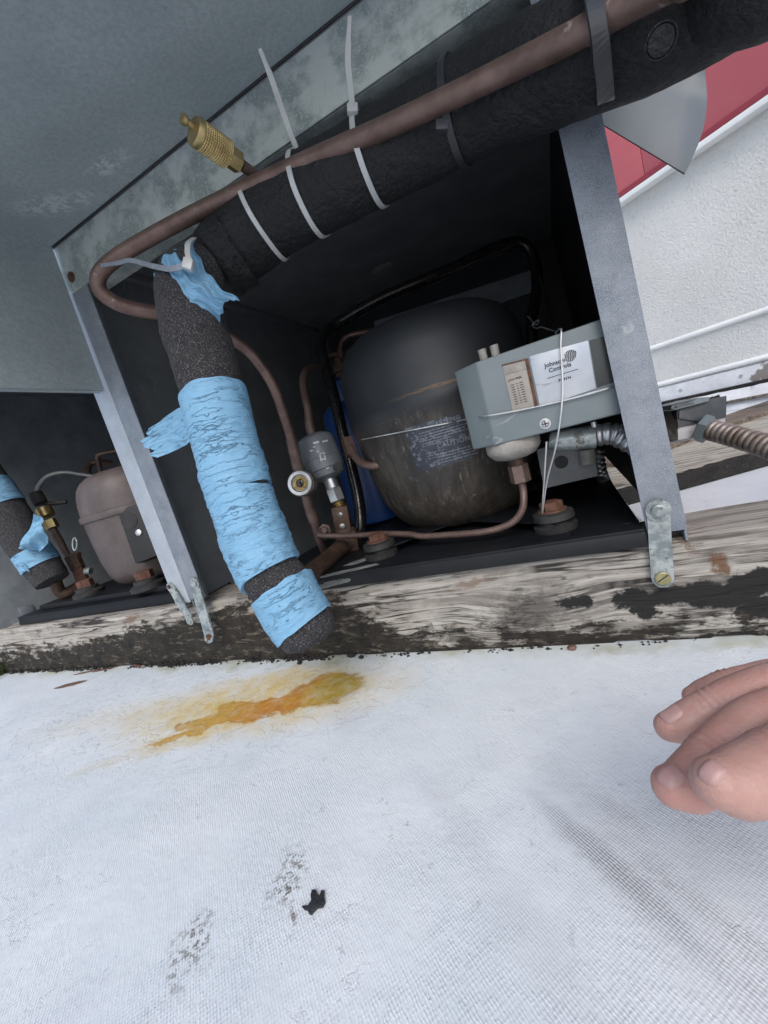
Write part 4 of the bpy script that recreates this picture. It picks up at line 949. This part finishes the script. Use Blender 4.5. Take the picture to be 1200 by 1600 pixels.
# ================================================================== INSULATED SUCTION LINE
suc = thing('suction_line', 'thick foam insulated pipe with blue tape bending down in front of the cabinet', 'insulated pipe', tuple(PD(465, 985, .42)))
FA = [(1260, -112, .215), (1160, -55, .243), (1040, 22, .272), (900, 88, .307), (760, 155, .352), (640, 220, .387), (520, 286, .42), (430, 338, .444), (352, 402, .462)]
FR = .0375
fa_pts = D3(FA); fa_pts = [fa_pts[0]+V((1.6, .10, .02)), fa_pts[0]+V((.5, .03, .012)), fa_pts[0]+V((.12, -.002, .004))]+fa_pts     # runs on along the row of units
def foam_d(L, a, p): return .0012*nz(p, 45)+.0006*nz(p, 160)
seg2 = D3([(1040, 22, .272)])
main = tube('foam_sleeve', fa_pts, [FR]*11+[FR*.96], 'foam_black', suc, 40, .004, foam_d, auto=70)
# torn foam rim at the elbow
tube('torn_foam', D3([(372, 390, .455), (350, 405, .456), (336, 414, .455)]), [FR*1.0, FR*.98, FR*.9], 'foam_black', suc, 40, .003, lambda L, a, p: .004*nz(p, 90)+.002*nz(p, 260), auto=80)
FV = [(318, 415, .447), (296, 440, .438), (296, 470, .432), (303, 510, .428), (318, 560, .426), (334, 618, .424), (352, 690, .422), (372, 760, .420), (395, 830, .418), (422, 894, .416), (438, 914, .415), (459, 953, .414), (479, 982, .413), (487, 994, .413), (491, 1001, .413)]
VR = .0305
vr = [VR*.9, VR*1.02, VR*1.05, VR*1.08, VR*1.04, VR, VR, VR, VR, VR*.97, VR*.96, VR*.98, VR*.98, VR*.90, VR*.70]
drop = tube('foam_drop', D3(FV), vr, 'foam_grey', suc, 40, .0035, lambda L, a, p: .0013*nz(p, 60)+.0009*nz(p, 300), auto=70)
def wrinkle(amp):
    def f(L, a, p):
        q = V((p.x*60, p.y*60, (p.z+.25*p.x)*210))
        return amp*(abs(noise.noise(q))*1.6-.3+.5*noise.noise(q*2.3)+.8*noise.noise(V(p)*38))
    return f
# wraps of crepe tape, each slightly overlapping the one below
fv_s, _ = catmull(D3(FV), [0]*len(FV), .001)
cum = [0]
for i in range(1, len(fv_s)): cum.append(cum[-1]+(fv_s[i]-fv_s[i-1]).length)
def near_i(px, py):
    best = min(range(len(fv_s)), key=lambda i: (((fv_s[i]-CAM)/dep(fv_s[i])-(ray(px, py))).length)); return best
def wrap(pa, pb, r0, r1, skew=0, seed=0, amp=.0011):
    i0, i1 = near_i(*pa), near_i(*pb); n = 64; m = max(10, (i1-i0)//2)
    vs, fs = [], []; uvs = []
    for j in range(m+1):
        for k in range(n):
            a = 2*math.pi*k/n
            t = j/m
            sh = skew*math.cos(a+seed)*(.003 if True else 0)+.0016*noise.noise(V((math.cos(a)*2, math.sin(a)*2, seed*3+t*1.5)))
            ii = min(max(i0+(i1-i0)*t+sh*1000, 1), len(fv_s)-2); i = int(ii); f_ = ii-i
            p = fv_s[i].lerp(fv_s[i+1], f_); T = (fv_s[i+1]-fv_s[i-1]).normalized()
            Nn = (FWD-T*FWD.dot(T)).normalized(); Bn = T.cross(Nn)
            r_ = r0+(r1-r0)*t; d = Nn*math.cos(a)+Bn*math.sin(a)
            q = p+d*r_; r2 = r_+wrinkle(amp)(0, a, q)*(1 if .02 < t < .98 else .4)
            vs.append(p+d*r2); uvs.append((abs(a-math.pi)*VR+seed, cum[i]+seed))
    for j in range(m):
        for k in range(n): fs.append((j*n+k, j*n+(k+1) % n, (j+1)*n+(k+1) % n, (j+1)*n+k))
    # turn the two rims in to the foam
    for base in (0, m*n):
        st = len(vs)
        for k in range(n):
            v = vs[base+k]; i = near_v(v, i0, i1); vs.append(v.lerp(fv_s[i], .12)); uvs.append(uvs[base+k])
        for k in range(n): fs.append((base+k, base+(k+1) % n, st+(k+1) % n, st+k))
    o = link('tape_wrap', vs, fs, 'blue_tape', suc, True, 70); set_uv(o, uvs); return o
def near_v(v, i0, i1):
    lo = max(0, i0-25); hi = min(len(fv_s)-1, i1+25); return min(range(lo, hi), key=lambda i: (fv_s[i]-v).length)
rt = VR*1.035
wrap((333, 618), (348, 676), rt*1.060, rt*1.030, 1.6, 0.5, .0004)
wrap((346.5, 671), (364, 731), rt*1.022, rt*1.020, 1.6, 0.5, .0006)
wrap((362, 725), (377, 775), rt*1.062, rt*1.035, 2.2, 1.2, .0009)
wrap((375, 768), (396, 832), rt*1.025, rt*1.035, -1.5, 2.0, .0012)
wrap((392, 822), (424, 894), rt*1.075, rt*1.045, 1.5, .8, .0014)
wrap((440, 918), (476, 978), rt*1.06, rt*1.03, 1.2, .3, .0011)
# loose tape end fluttering to the left
fa, fb, fc, fdv = PD(292, 632, .425), PD(297, 690, .425), PD(232, 662, .45), PD(246, 706, .446)
def flap(u, v):
    p = (fa*(1-v)+fb*v)*(1-u)+(fc*(1-v)+fdv*v)*u
    jag = (u**6)*.012*nz((v*6, 3, 1), 1.0)
    return p+RGT*(-jag-.010*u*math.sin(v*3.1))+FWD*(.008*math.sin(u*3)+.004*nz((u*3, v*3, 2), 1.5))+DWN*(.010*(1-v)*math.sin(u*3.1)*-.5+.006*u*u)
grid_surface('tape_end', flap, 26, 20, 'blue_tape', suc, .0004)
# crumpled tape bandage on the elbow
eb, _ = catmull(D3([(264, 396, .412), (276, 416, .402), (294, 440, .396), (322, 462, .395), (352, 478, .402)]), [0]*5, .003)
def band(u, v):
    i = u*(len(eb)-1); k = int(min(i, len(eb)-2)); p = eb[k].lerp(eb[k+1], i-k)
    a = (v-.5)*1.0
    w_ = .040*(1-.45*u)
    q_ = V((v*2.2, u*1.6, 4)); cr = .0055*noise.noise(q_*1.6)+.0035*abs(noise.noise(q_*4.1))+.0012*math.sin(v*26+u*5+3*noise.noise(q_*2))
    return p+(RGT*.80-DWN*.60)*(v-.5)*w_*1.30+FWD*(cr+(abs(v-.5)*2)**2*.012-.002)+DWN*.002*math.sin(u*20+v*5)
grid_surface('tape_bandage', band, 44, 40, 'blue_tape', suc, .0005)
# round plug mark in the foam
pc = PD(1033, 64, .2415); pn_ = (CAM-pc).normalized(); lathe('foam_plug', pc, pn_, [(0, .0082), (.0022, .0082), (.0026, .0074), (.0012, .0070), (.0024, .0066), (.0028, .001)], 'foam_black', suc, 28)
# cable ties ---------------------------------------------------------------
fp, _ = catmull(fa_pts, [0]*len(fa_pts), .001)
def tie_ring(px, py, R_, wdt, mat, label, group, tail=None, head=None, thick=.0014, tilt=0):
    i = min(range(2, len(fp)-2), key=lambda i: (((fp[i]-CAM)/dep(fp[i])-ray(px, py)).length))
    c = fp[i]; T = (fp[i+2]-fp[i-2]).normalized(); T = (T+FWD*tilt).normalized(); N = (FWD-T*FWD.dot(T)).normalized(); Bn = T.cross(N)
    t = thing('cable_tie', label, 'cable tie', tuple(c), group)
    pts = [c+(N*math.cos(a)+Bn*math.sin(a))*(R_+.0006*math.sin(5*a)) for a in [2*math.pi*k/56 for k in range(56)]]
    o = ribbon('band', pts, T, wdt, thick, mat, t, True)
    # serrations on the band
    if tail:
        tp, _ = catmull([PD(*q) for q in tail], [0]*len(tail), .003); ws = [wdt*(1 if k < len(tp)*.8 else .8-.35*(k/len(tp)-.8)*5*.5) for k in range(len(tp))]
        ribbon('tail', tp, T, ws, thick, mat, t)
    if head:
        hp_ = PD(*head); a_x = (PD(head[0]+8, head[1], head[2])-hp_).normalized(); u_ = DWN
        fbox('head', hp_-RGT*.0048-DWN*.0042-FWD*.003, RGT*.0096, DWN*.0084, FWD*.006, mat, t, .0012)
    return t, c, T, N, Bn
TG = 'white cable ties round the black foam'
tie_ring(414, 350, FR+.0012, .0046, 'nylon', 'white cable tie without tail nearest the taped elbow on foam pipe', TG)
tie_ring(483, 305, FR+.0012, .0050, 'nylon', 'white cable tie with plain tail pointing up left, middle of the foam pipe', TG, tail=[(467, 252, .412), (463, 232, .410), (455, 210, .403), (440, 168, .390), (424, 122, .375), (406, 76, .362)])
tie_ring(582, 255, FR+.0012, .0050, 'nylon', 'white cable tie with square head and long tail standing upright over rail', TG, tail=[(558, 226, .386), (556, 205, .383), (552, 175, .372), (547, 130, .358), (544, 90, .348), (547, 25, .336)], head=(551, 171, .3695))
BG = 'black cable ties round the black foam'
tie_ring(716, 182, FR+.0010, .0060, 'nylon_black', 'narrow black cable tie sunk into foam behind the copper tube', BG, head=(690, 198, .322))
# wide strap holding tube and foam together
t_ = thing('cable_tie', 'wide black strap binding copper tube and foam at upper right', 'cable tie', tuple(PD(945, 160, .29)), BG)
lp_, _ = catmull(D3([(924, -30, .2575), (931, 20, .2515), (937, 62, .2545), (941, 100, .2655), (945, 140, .279), (946, 158, .296), (936, 140, .325), (922, 90, .346), (908, 30, .345), (902, -30, .325), (906, -62, .295), (916, -55, .270), (924, -30, .2575)]), [0]*13, .003)
ribbon('band', lp_[:-1], (fp[60]-fp[56]).normalized()*0+RGT*.9-DWN*.35, .0108, .0018, 'nylon_black', t_, True)
# elbow tie
et = thing('cable_tie', 'dull white cable tie with long tail over the taped elbow', 'cable tie', tuple(PD(295, 412, .405)), TG)
tpz, _ = catmull(D3([(158, 415, .452), (185, 411, .438), (205, 407, .426), (240, 416, .406), (270, 420, .392), (296, 411, .386)]), [0]*6, .004)
ribbon('tail', tpz, DWN*1.0+FWD*.25, [.0036+.0018*i/len(tpz) for i in range(len(tpz))], .0014, 'galv', et)
hp_ = PD(297, 411, .385); fbox('head', hp_-RGT*.005-DWN*.005-FWD*.003, RGT*.009+DWN*.003, DWN*.010-RGT*.002, FWD*.006, 'nylon', et, .0013)
bz, _ = catmull(D3([(297, 408, .386), (293, 395, .388), (295, 380, .397), (303, 372, .418)]), [0]*4, .003)
ribbon('band', bz, RGT, .0048, .0013, 'nylon', et)

# ================================================================== FAR UNIT (left)
XB0, XB1 = -1.232, -.5915
cab2 = thing('unit_cabinet', 'second dark cabinet at far left holding the brown compressor', 'cabinet', (XB0, .02, ZT))
angle_post(-.609, -.5745, .112, ZR0, -1, 'galv_bright', cab2, -.0008, .012)
box('side_panel', (XB0-.001, .107, .002), (XB0+.001, YB-.0005, .0995), 'dark_panel_b', cab2, 0)
box('side_panel', (XB0-.001, .008, .100), (XB0+.001, YB, ZR1-.006), 'dark_panel_b', cab2, 0)
box('back_panel', (XB0+.002, YB, .105), (XB1-.002, YB+.002, ZR1-.008), 'dark_back', cab2, 0)
box('ceiling_panel', (XB0+.002, .004, ZR1-.010), (XB1-.002, YB-.002, ZR1-.008), 'dark_panel', cab2, 0)
box('roof_panel', (XB0-.004, -.0025, ZR1+.0005), (XL-.0035, YB+.01, ZR1+.0025), 'dark_panel', cab2, 0)
box('top_rail', (XB0-.004, -.002, .56), (-.611, .001, ZR1-.004), 'black_panel', cab2, .0006)
box('inner_wall', (XB1-.0012, .034, .1), (XB1-.0002, YB-.002, ZR1-.011), 'black_panel', cab2, 0)
tb = prism('foot_tab', [PX(27, 950, XB0+.002), PX(49, 945, XB0+.002), PX(57, 962, XB0+.002), PX(36, 967, XB0+.002)], (.003, 0, 0), 'galv', cab2, .0008)
strap_plate([(262, 912), (270, 922), (283, 945), (294, 962), (298, 976)], [-.004, -.006, -.010, -.014, -.016], .014, cab2, bolts=[(297, 970, -.0168, .0040, 'zinc'), (264, 917, -.0062, .0022, 'brown_rust')])
deck2 = plate(cab2, -1.165, -.612, .030, .42, 'black base plate under the brown compressor')
prism('raised_rail', [(-1.12, .055, PZT+.0005), (-.62, .045, PZT+.0005), (-.62, .085, PZT+.0005), (-1.12, .095, PZT+.0005)], (0, 0, .011), 'black_plate', deck2, .002)
cb2 = PZ(198, 917, PZT+.012); C2 = V((cb2.x, cb2.y+.085, PZT+.010))
R2 = 74*dep(C2+V((0, 0, .12)))/F_PX; H2 = PY(150, 745, C2.y).z-C2.z
comp2 = thing('compressor', 'brown hermetic compressor with black terminal cover in the left cabinet', 'compressor', tuple(C2))
pr2 = [(0, .3), (.002, .55), (.015, .70), (.05, .82), (.12, .90), (.25, .955), (.42, .985), (.60, 1.0), (.605, 1.035), (.63, 1.05), (.655, 1.035), (.66, 1.005), (.74, .995), (.82, .965), (.88, .915), (.93, .83), (.965, .70), (.985, .52), (1.0, .25), (1.0, .01)]
lathe('shell', C2, (0, 0, 1), [(a*H2, b_*R2) for a, b_ in pr2], 'brown_comp', comp2, 80, 30)
# terminal cover
tcp = [(182, 797), (216, 786), (247, 868), (211, 882)]
dT = dep(C2+V((0, 0, .1)))-R2*1.06
tcov = prism('terminal_cover', D3([(x, y, dT) for x, y in tcp]), FWD*.05, 'comp_cover', comp2, .004)
lathe('cover_screw', PD(217, 832, dT-.0006), -FWD, [(0, .006), (.002, .006), (.003, .004), (.0031, .0005)], 'steel', tcov, 16)
lathe('cover_disc', PD(202, 814, dT-.0002), -FWD, [(0, .016), (.0006, .016), (.0007, .014)], 'rubber', tcov, 24)
rc2 = PD(117, 850, dep(C2)-R2*.55); tube('suction_ring', [rc2+(RGT*.35*math.cos(a)+DWN*math.sin(a))*.013 for a in [2*math.pi*k/20 for k in range(21)]], .0018, 'zinc', comp2, 8, cap=False)
def mount2(px, py):
    p = PZ(px, py, PZT+.011); g = lathe('rubber_grommet', p, (0, 0, 1), [(0, .03), (.008, .03), (.012, .022), (.018, .022), (.02, .012)], 'rubber', comp2, 24)
    hexnut('bolt_head', p+V((0, 0, .018)), (0, 0, 1), .016, .016, 'rust', g)
mount2(233, 918); mount2(140, 929)
tube('discharge_tube', D3([(158, 742, 1.04), (154, 722, 1.05), (152, 714, 1.05), (158, 709, 1.05), (190, 703, 1.06), (230, 694, 1.07)]), .0058, 'copper_dull', comp2, 10)
tube('process_tube', D3([(137, 742, 1.07), (137, 732, 1.08), (142, 724, 1.09), (155, 722, 1.10), (175, 724, 1.12)]), .0085, 'copper_dull', comp2, 10)
# transducer with cable
trd = thing('pressure_sensor', 'small brass pressure sensor with black plug left of the brown compressor', 'sensor', tuple(PD(115, 890, .98)))
s0, s1 = PD(106, 868, .97), PD(59, 776, .97); sx = (s1-s0).normalized(); Ls = (s1-s0).length
tube('stem', [PD(124, 866, .965), PD(112, 868, .97), s0, PD(92, 843, .97), PD(82, 824, .97)], [.006, .006, .007, .0085, .007], 'copper_dull', trd, 12)
hexnut('hex', PD(83, 826, .97), sx, .022, .014, 'brass', trd)
lathe('metal_body', PD(74, 808, .97), sx, [(0, .013), (.002, .017), (.022, .017), (.024, .015)], 'brass', trd, 24)
lathe('black_plug', PD(64, 787, .97), sx, [(0, .014), (.012, .0145), (.028, .013), (.03, .008)], 'rubber', trd, 20)
tube('cable', D3([(58, 774, .97), (60, 760, .975), (75, 744, .98), (100, 738, .99), (125, 741, 1.0), (146, 744, 1.0)]), [.0055, .0055, .005, .0042, .004, .004], 'grey_plastic', trd, 10)
tube('bracket_arm', D3([(70, 787, .975), (90, 786, .98), (104, 784, .985)]), .005, 'rubber', trd, 8)
vl2 = thing('service_valve', 'rusty service valve and elbow beside the brown compressor foot', 'valve', tuple(PD(125, 915, .97)))
tube('upper_body', D3([(112, 868, .965), (122, 888, .965)]), .016, 'brown_rust', vl2, 8, smooth=False, auto=20)
tube('lower_body', D3([(122, 888, .965), (133, 915, .965)]), .014, 'rust', vl2, 8, smooth=False, auto=20)
lathe('cap', PD(134, 892, .95), RGT, [(0, .008), (.012, .008)], 'zinc', vl2, 12)
tube('suction_stub', D3([(130, 912, .965), (115, 921, .95), (102, 927, .94), (93, 924, .935), (86, 908, .925)]), .0125, 'brown_rust', vl2, 14)
# insulated pipe
s2 = thing('suction_line', 'grey foam insulated pipe with torn blue tape at far left', 'insulated pipe', tuple(PD(85, 905, .90)))
FB = [(-70, 690, .86), (-30, 745, .875), (10, 800, .885), (45, 855, .895), (72, 893, .90), (82, 908, .90)]
fb_p = D3(FB); fd = (fb_p[0]-fb_p[1]).normalized(); fb_p = [fb_p[0]+fd*.16+V((-.5, -.01, .06)), fb_p[0]+fd*.16+V((-.12, 0, .045)), fb_p[0]+fd*.12]+fb_p
tube('foam_sleeve', fb_p, [.040]*3+[.040, .040, .039, .037, .034, .032], 'foam_grey', s2, 32, .006, lambda L, a, p: .0018*nz(p, 40)+.001*nz(p, 180))
def bwrap(i0, w0, w1, rr, nm='tape_wrap'):
    fb_s, _ = catmull(D3(FB), [0]*len(FB), .002)
    k0 = min(range(len(fb_s)), key=lambda i: ((fb_s[i]-CAM)/dep(fb_s[i])-ray(*w0)).length); k1 = min(range(len(fb_s)), key=lambda i: ((fb_s[i]-CAM)/dep(fb_s[i])-ray(*w1)).length)
    o = tube(nm, fb_s[k0:k1+1:3], rr, 'blue_tape', s2, 48, .003, wrinkle(.0010)); set_uv(o, [(v.co.x*.7+v.co.y*.7, v.co.z) for v in o.data.vertices])
bwrap(0, (-20, 757), (5, 793), .0418)
bwrap(0, (50, 860), (66, 885), .0375)
def tw(u, v):
    a, b2_, c, d_ = PD(52, 803, .845), PD(75, 824, .845), PD(35, 856, .855), PD(58, 862, .85)
    p = (a*(1-u)+b2_*u)*(1-v)+(c*(1-u)+d_*u)*v
    return p+FWD*(.012*math.sin(u*5+v*4)+.006*nz((u*2, v*2, 7), 2))+RGT*.012*math.sin(v*3.1)*(u-.6)
grid_surface('tape_twist', tw, 20, 20, 'blue_tape', s2, .0005)
def tw2(u, v):
    a, b2_, c, d_ = PD(20, 876, .87), PD(40, 880, .862), PD(30, 884, .87), PD(48, 893, .862)
    p = (a*(1-u)+b2_*u)*(1-v)+(c*(1-u)+d_*u)*v
    return p+FWD*(.006*math.sin(u*6))
grid_surface('tape_end', tw2, 10, 8, 'blue_tape', s2, .0005)

# ================================================================== THINGS ON THE ROOF
fl_ = [(472, 1418), (482, 1417), (487, 1410), (486, 1400), (488, 1393), (494, 1392), (497, 1399), (500, 1402), (503, 1393), (508, 1394), (507, 1402), (509, 1412), (505, 1419), (496, 1421), (487, 1431), (483, 1429), (481, 1424), (476, 1423)]
tag(rebase(prism('tar_flake', [PZ(x, y, .0006) for x, y in fl_], (0, 0, .0016), 'flake_black', None, .0004)), 'small jagged black tar flake on the white roof', 'flake')
for (x, y, l, w_, a, lb_) in ((110, 1070, .034, .006, .35, 'dry brown leaf lying left on the white roof below the timber'), (138, 1050, .036, .002, .25, 'thin dry twig on the white roof close to timber left end'), (165, 1046, .03, .0016, .3, 'short thin rusty twig right beside the dry leaf pieces')):
    p = PZ(x, y, .001); d = V((math.cos(a), math.sin(a), 0)); n_ = V((-d.y, d.x, 0))
    pts_ = [p-d*l, p-d*l*.4+n_*w_, p+d*l*.4+n_*w_*.8, p+d*l, p+d*l*.3-n_*w_, p-d*l*.5-n_*w_*.7]
    tag(rebase(prism('dry_leaf' if w_ > .004 else 'twig', pts_, (0, 0, .0014), 'leaf_brown', None, .0003)), lb_, 'leaf' if w_ > .004 else 'twig')
p = PZ(215, 1040, .004); nl = thing('nail', 'rusty nail lying at the foot of the timber', 'nail', (p.x, p.y, 0))
tube('shank', [V((p.x-.012, p.y+.002, .0042)), V((p.x+.02, p.y-.004, .0032))], .0024, 'rust', nl, 8, smooth=False)
lathe('head', V((p.x+.02, p.y-.004, .0032)), (1, -.2, 0), [(0, .0031), (.002, .0031)], 'dirty_white', nl, 10)
GR = 'loose crumbs along the timber foot'
rs = random.Random(11)
for k, (x, y, s) in enumerate(((552, 1024, .007), (895, 1013, .005), (566, 1027, .004), (470, 1036, .004))):
    p = PZ(x, y, 0); vs, fs = lathe_geo((0, 0, 0), (0, 0, 1), [(0, s*.7), (s*.5, s), (s*.9, s*.5)], 8)
    vs = [V((v.x*(1+.4*nz(v, 300+k)), v.y*(1+.4*nz(v, 200)), v.z))+V((p.x, p.y-.002, 0)) for v in vs]
    tag(rebase(link('debris_crumb', vs, fs, 'tar' if k != 1 else 'leaf_brown', None)), ['dark crumb on roof at the timber foot right of the foam pipe end', 'small brown crumb on the roof below the timber knot', 'tiny dark crumb right next to the bigger crumb by timber', 'tiny dark crumb below the foam pipe end'][k], 'debris', GR)
# dirt and moss packed along the foot of the timber: uncountable
vs, fs = [], []
for k in range(5200):
    x = rs.uniform(-1.27, .55)
    dens = (.75 if x < -.3 else .16)*max(0, .5+1.3*noise.noise(V((x*14, 3, 0)))+.5*noise.noise(V((x*60, 1, 0))))
    if rs.random() > dens: continue
    s = rs.uniform(.0006, .0026)*(1.2 if x < -.3 else .9)*rs.uniform(.6, 1.3); yy = .012-(x+1.275)/1.895*.016
    c = V((x, yy-abs(rs.gauss(0, .0035)), rs.uniform(0, .004 if x > -.3 else .010)*rs.random())); j = len(vs)
    for d_ in ((-1.4, 0, -.6), (1.4, 0, -.6), (0, -1, -.5), (0, 1, -.5), (0, 0, .8)):
        vs.append(c+V(d_)*s*rs.uniform(.5, 1.3))
    fs += [(j, j+2, j+4), (j+2, j+1, j+4), (j+1, j+3, j+4), (j+3, j, j+4), (j, j+3, j+1), (j, j+1, j+2)]
tag(link('dirt_line', [V((v.x, v.y, max(v.z, 0))) for v in vs], fs, 'tar', None), 'dark dirt packed along the foot of the timber', 'dirt', kind='stuff')
vs, fs = [], []
for k in range(1500):
    c = V((-1.30+rs.gauss(0, .03), .03+rs.gauss(0, .035), rs.uniform(0, .05)*rs.random())); j = len(vs); a = rs.uniform(0, 6.28); h_ = rs.uniform(.006, .016); w_ = .002
    vs += [c+V((math.cos(a)*w_, math.sin(a)*w_, 0)), c-V((math.cos(a)*w_, math.sin(a)*w_, 0)), c+V((rs.uniform(-.006, .006), rs.uniform(-.006, .006), h_))]; fs.append((j, j+1, j+2))
tag(link('moss', vs, fs, 'moss', None), 'green moss growing at the left end of the timber', 'moss', kind='stuff')

# ================================================================== HAND
def capsule_chain(pts, rads, n=18):
    P, Rr = catmull(pts, rads, .0018); out = []
    T = (P[1]-P[0]).normalized(); pre, prr = [], []
    for k in range(6):
        a = math.pi/2*k/6; pre.append(P[0]-T*Rr[0]*math.cos(a)*.92); prr.append(max(.0004, Rr[0]*math.sin(a)))
    return tube_geo(pre+P, prr+Rr, n, smooth=False)
hk = 1.0
fingers = [
    ([(1084, 1090, .196), (1100, 1086, .195), (1135, 1074, .192), (1175, 1064, .19), (1230, 1058, .186), (1320, 1068, .178)], [.0052, .0068, .0072, .0074, .0084, .0098]),
    ([(1044, 1136, .173), (1066, 1132, .172), (1090, 1121, .171), (1115, 1108, .170), (1150, 1091, .168), (1200, 1077, .165), (1250, 1072, .163), (1320, 1078, .160)], [.0058, .0078, .0081, .0078, .0084, .0091, .0094, .0108]),
    ([(1050, 1229, .142), (1074, 1226, .142), (1096, 1209, .143), (1116, 1184, .145), (1152, 1152, .148), (1205, 1122, .151), (1320, 1104, .152)], [.0068, .0088, .0090, .0083, .0089, .0095, .0112]),
    ([(1120, 1222, .119), (1148, 1224, .120), (1178, 1214, .122), (1210, 1196, .126), (1280, 1165, .131), (1360, 1140, .138)], [.0070, .0092, .0097, .0094, .0106, .0122]),
]
joints = [(1, (1113, 1109, .170), (1150, 1091, .168)), (1, (1215, 1075, .165), (1250, 1072, .163)), (2, (1114, 1186, .145), (1152, 1152, .148)), (3, (1212, 1195, .126), (1280, 1165, .131)), (0, (1135, 1074, .192), (1175, 1064, .19))]
geos = [capsule_chain(D3(a), b_) for a, b_ in fingers]
wr = PD(1560, 1150, .165)
for a, b_ in fingers:
    k0 = PD(*a[-1]); geos.append(capsule_chain([k0, k0.lerp(wr, .5), wr], [b_[-1], .0145, .019]))
geos.append(capsule_chain(D3([(1330, 1085, .17), (1420, 1110, .16), (1560, 1150, .165)]), [.018, .021, .024]))
geos.append(capsule_chain([wr, PD(1800, 1230, .20), PD(2300, 1400, .26), PD(2900, 1650, .34)], [.025, .028, .036, .043]))
geos.append(capsule_chain(D3([(1330, 1290, .125), (1400, 1260, .13), (1470, 1210, .145)])+[wr], [.0105, .012, .016, .02]))
hand = joined('person', geos, 'skin', None, True, 180)
md = hand.modifiers.new('r', 'REMESH'); md.mode = 'VOXEL'; md.voxel_size = .0009
m2_ = hand.modifiers.new('s', 'SMOOTH'); m2_.factor = .5; m2_.iterations = 4
bpy.context.view_layer.update()
hm = bpy.data.meshes.new_from_object(hand.evaluated_get(bpy.context.evaluated_depsgraph_get()))
hand.modifiers.clear(); hand.data = hm; hm.polygons.foreach_set('use_smooth', [True]*len(hm.polygons))
for (fi, a, b_) in joints:                       # skin folds over the finger joints
    c = PD(*a); T = (PD(*b_)-c).normalized()
    for v in hm.vertices:
        q = v.co-c
        if q.length > .016: continue
        l = q.dot(T); rad = q-T*l
        if rad.length < 1e-5 or rad.length > .0125: continue
        dorsal = max(0, min(1, .5-rad.normalized().dot(DWN)*.8))
        wob = .0008*noise.noise(v.co*260)
        g = sum(am*math.exp(-((l-o_+wob)/.0008)**2) for o_, am in ((-.0034, .00035), (-.0010, .0007), (.0018, .0007), (.0044, .0004)))
        bump_ = .0008*math.exp(-(l/.0045)**2)
        v.co += rad.normalized()*((bump_-g)*dorsal)
tag(hand, 'bare hand of a person reaching in from the right with fingers slightly curled', 'person')
from mathutils.bvhtree import BVHTree
bvh = BVHTree.FromPolygons([v.co.copy() for v in hm.vertices], [tuple(p.vertices) for p in hm.polygons])
def nail(px, py, ux, uy, l, w_):
    """nail plate laid on the finger where the pixel's ray meets it; long direction given in the picture"""
    loc, nrm, _, _ = bvh.ray_cast(CAM, ray(px, py).normalized())
    U = (RGT*ux+DWN*uy).normalized(); U = (U-nrm*U.dot(nrm)).normalized(); W = nrm.cross(U)
    def f(u, v):
        s, t = u*2-1, v*2-1
        tap = (1-abs(min(s, 0))**3*.35)*math.sqrt(max(.02, 1-max(0, s)**4*.75))
        p = loc+U*s*l*.5+W*t*w_*.5*tap
        h_, n_, _, _ = bvh.find_nearest(p)
        edge = max(abs(s), abs(t))
        return h_+nrm*(.00075-.0007*edge**5)
    return grid_surface('fingernail', f, 16, 14, 'nail', hand, -.0005)
nail(1049, 1115, -.90, .36, .0078, .0066)
nail(1046, 1213, -.62, .74, .0080, .0066)
nail(1112, 1206, -.62, .72, .0066, .0050)
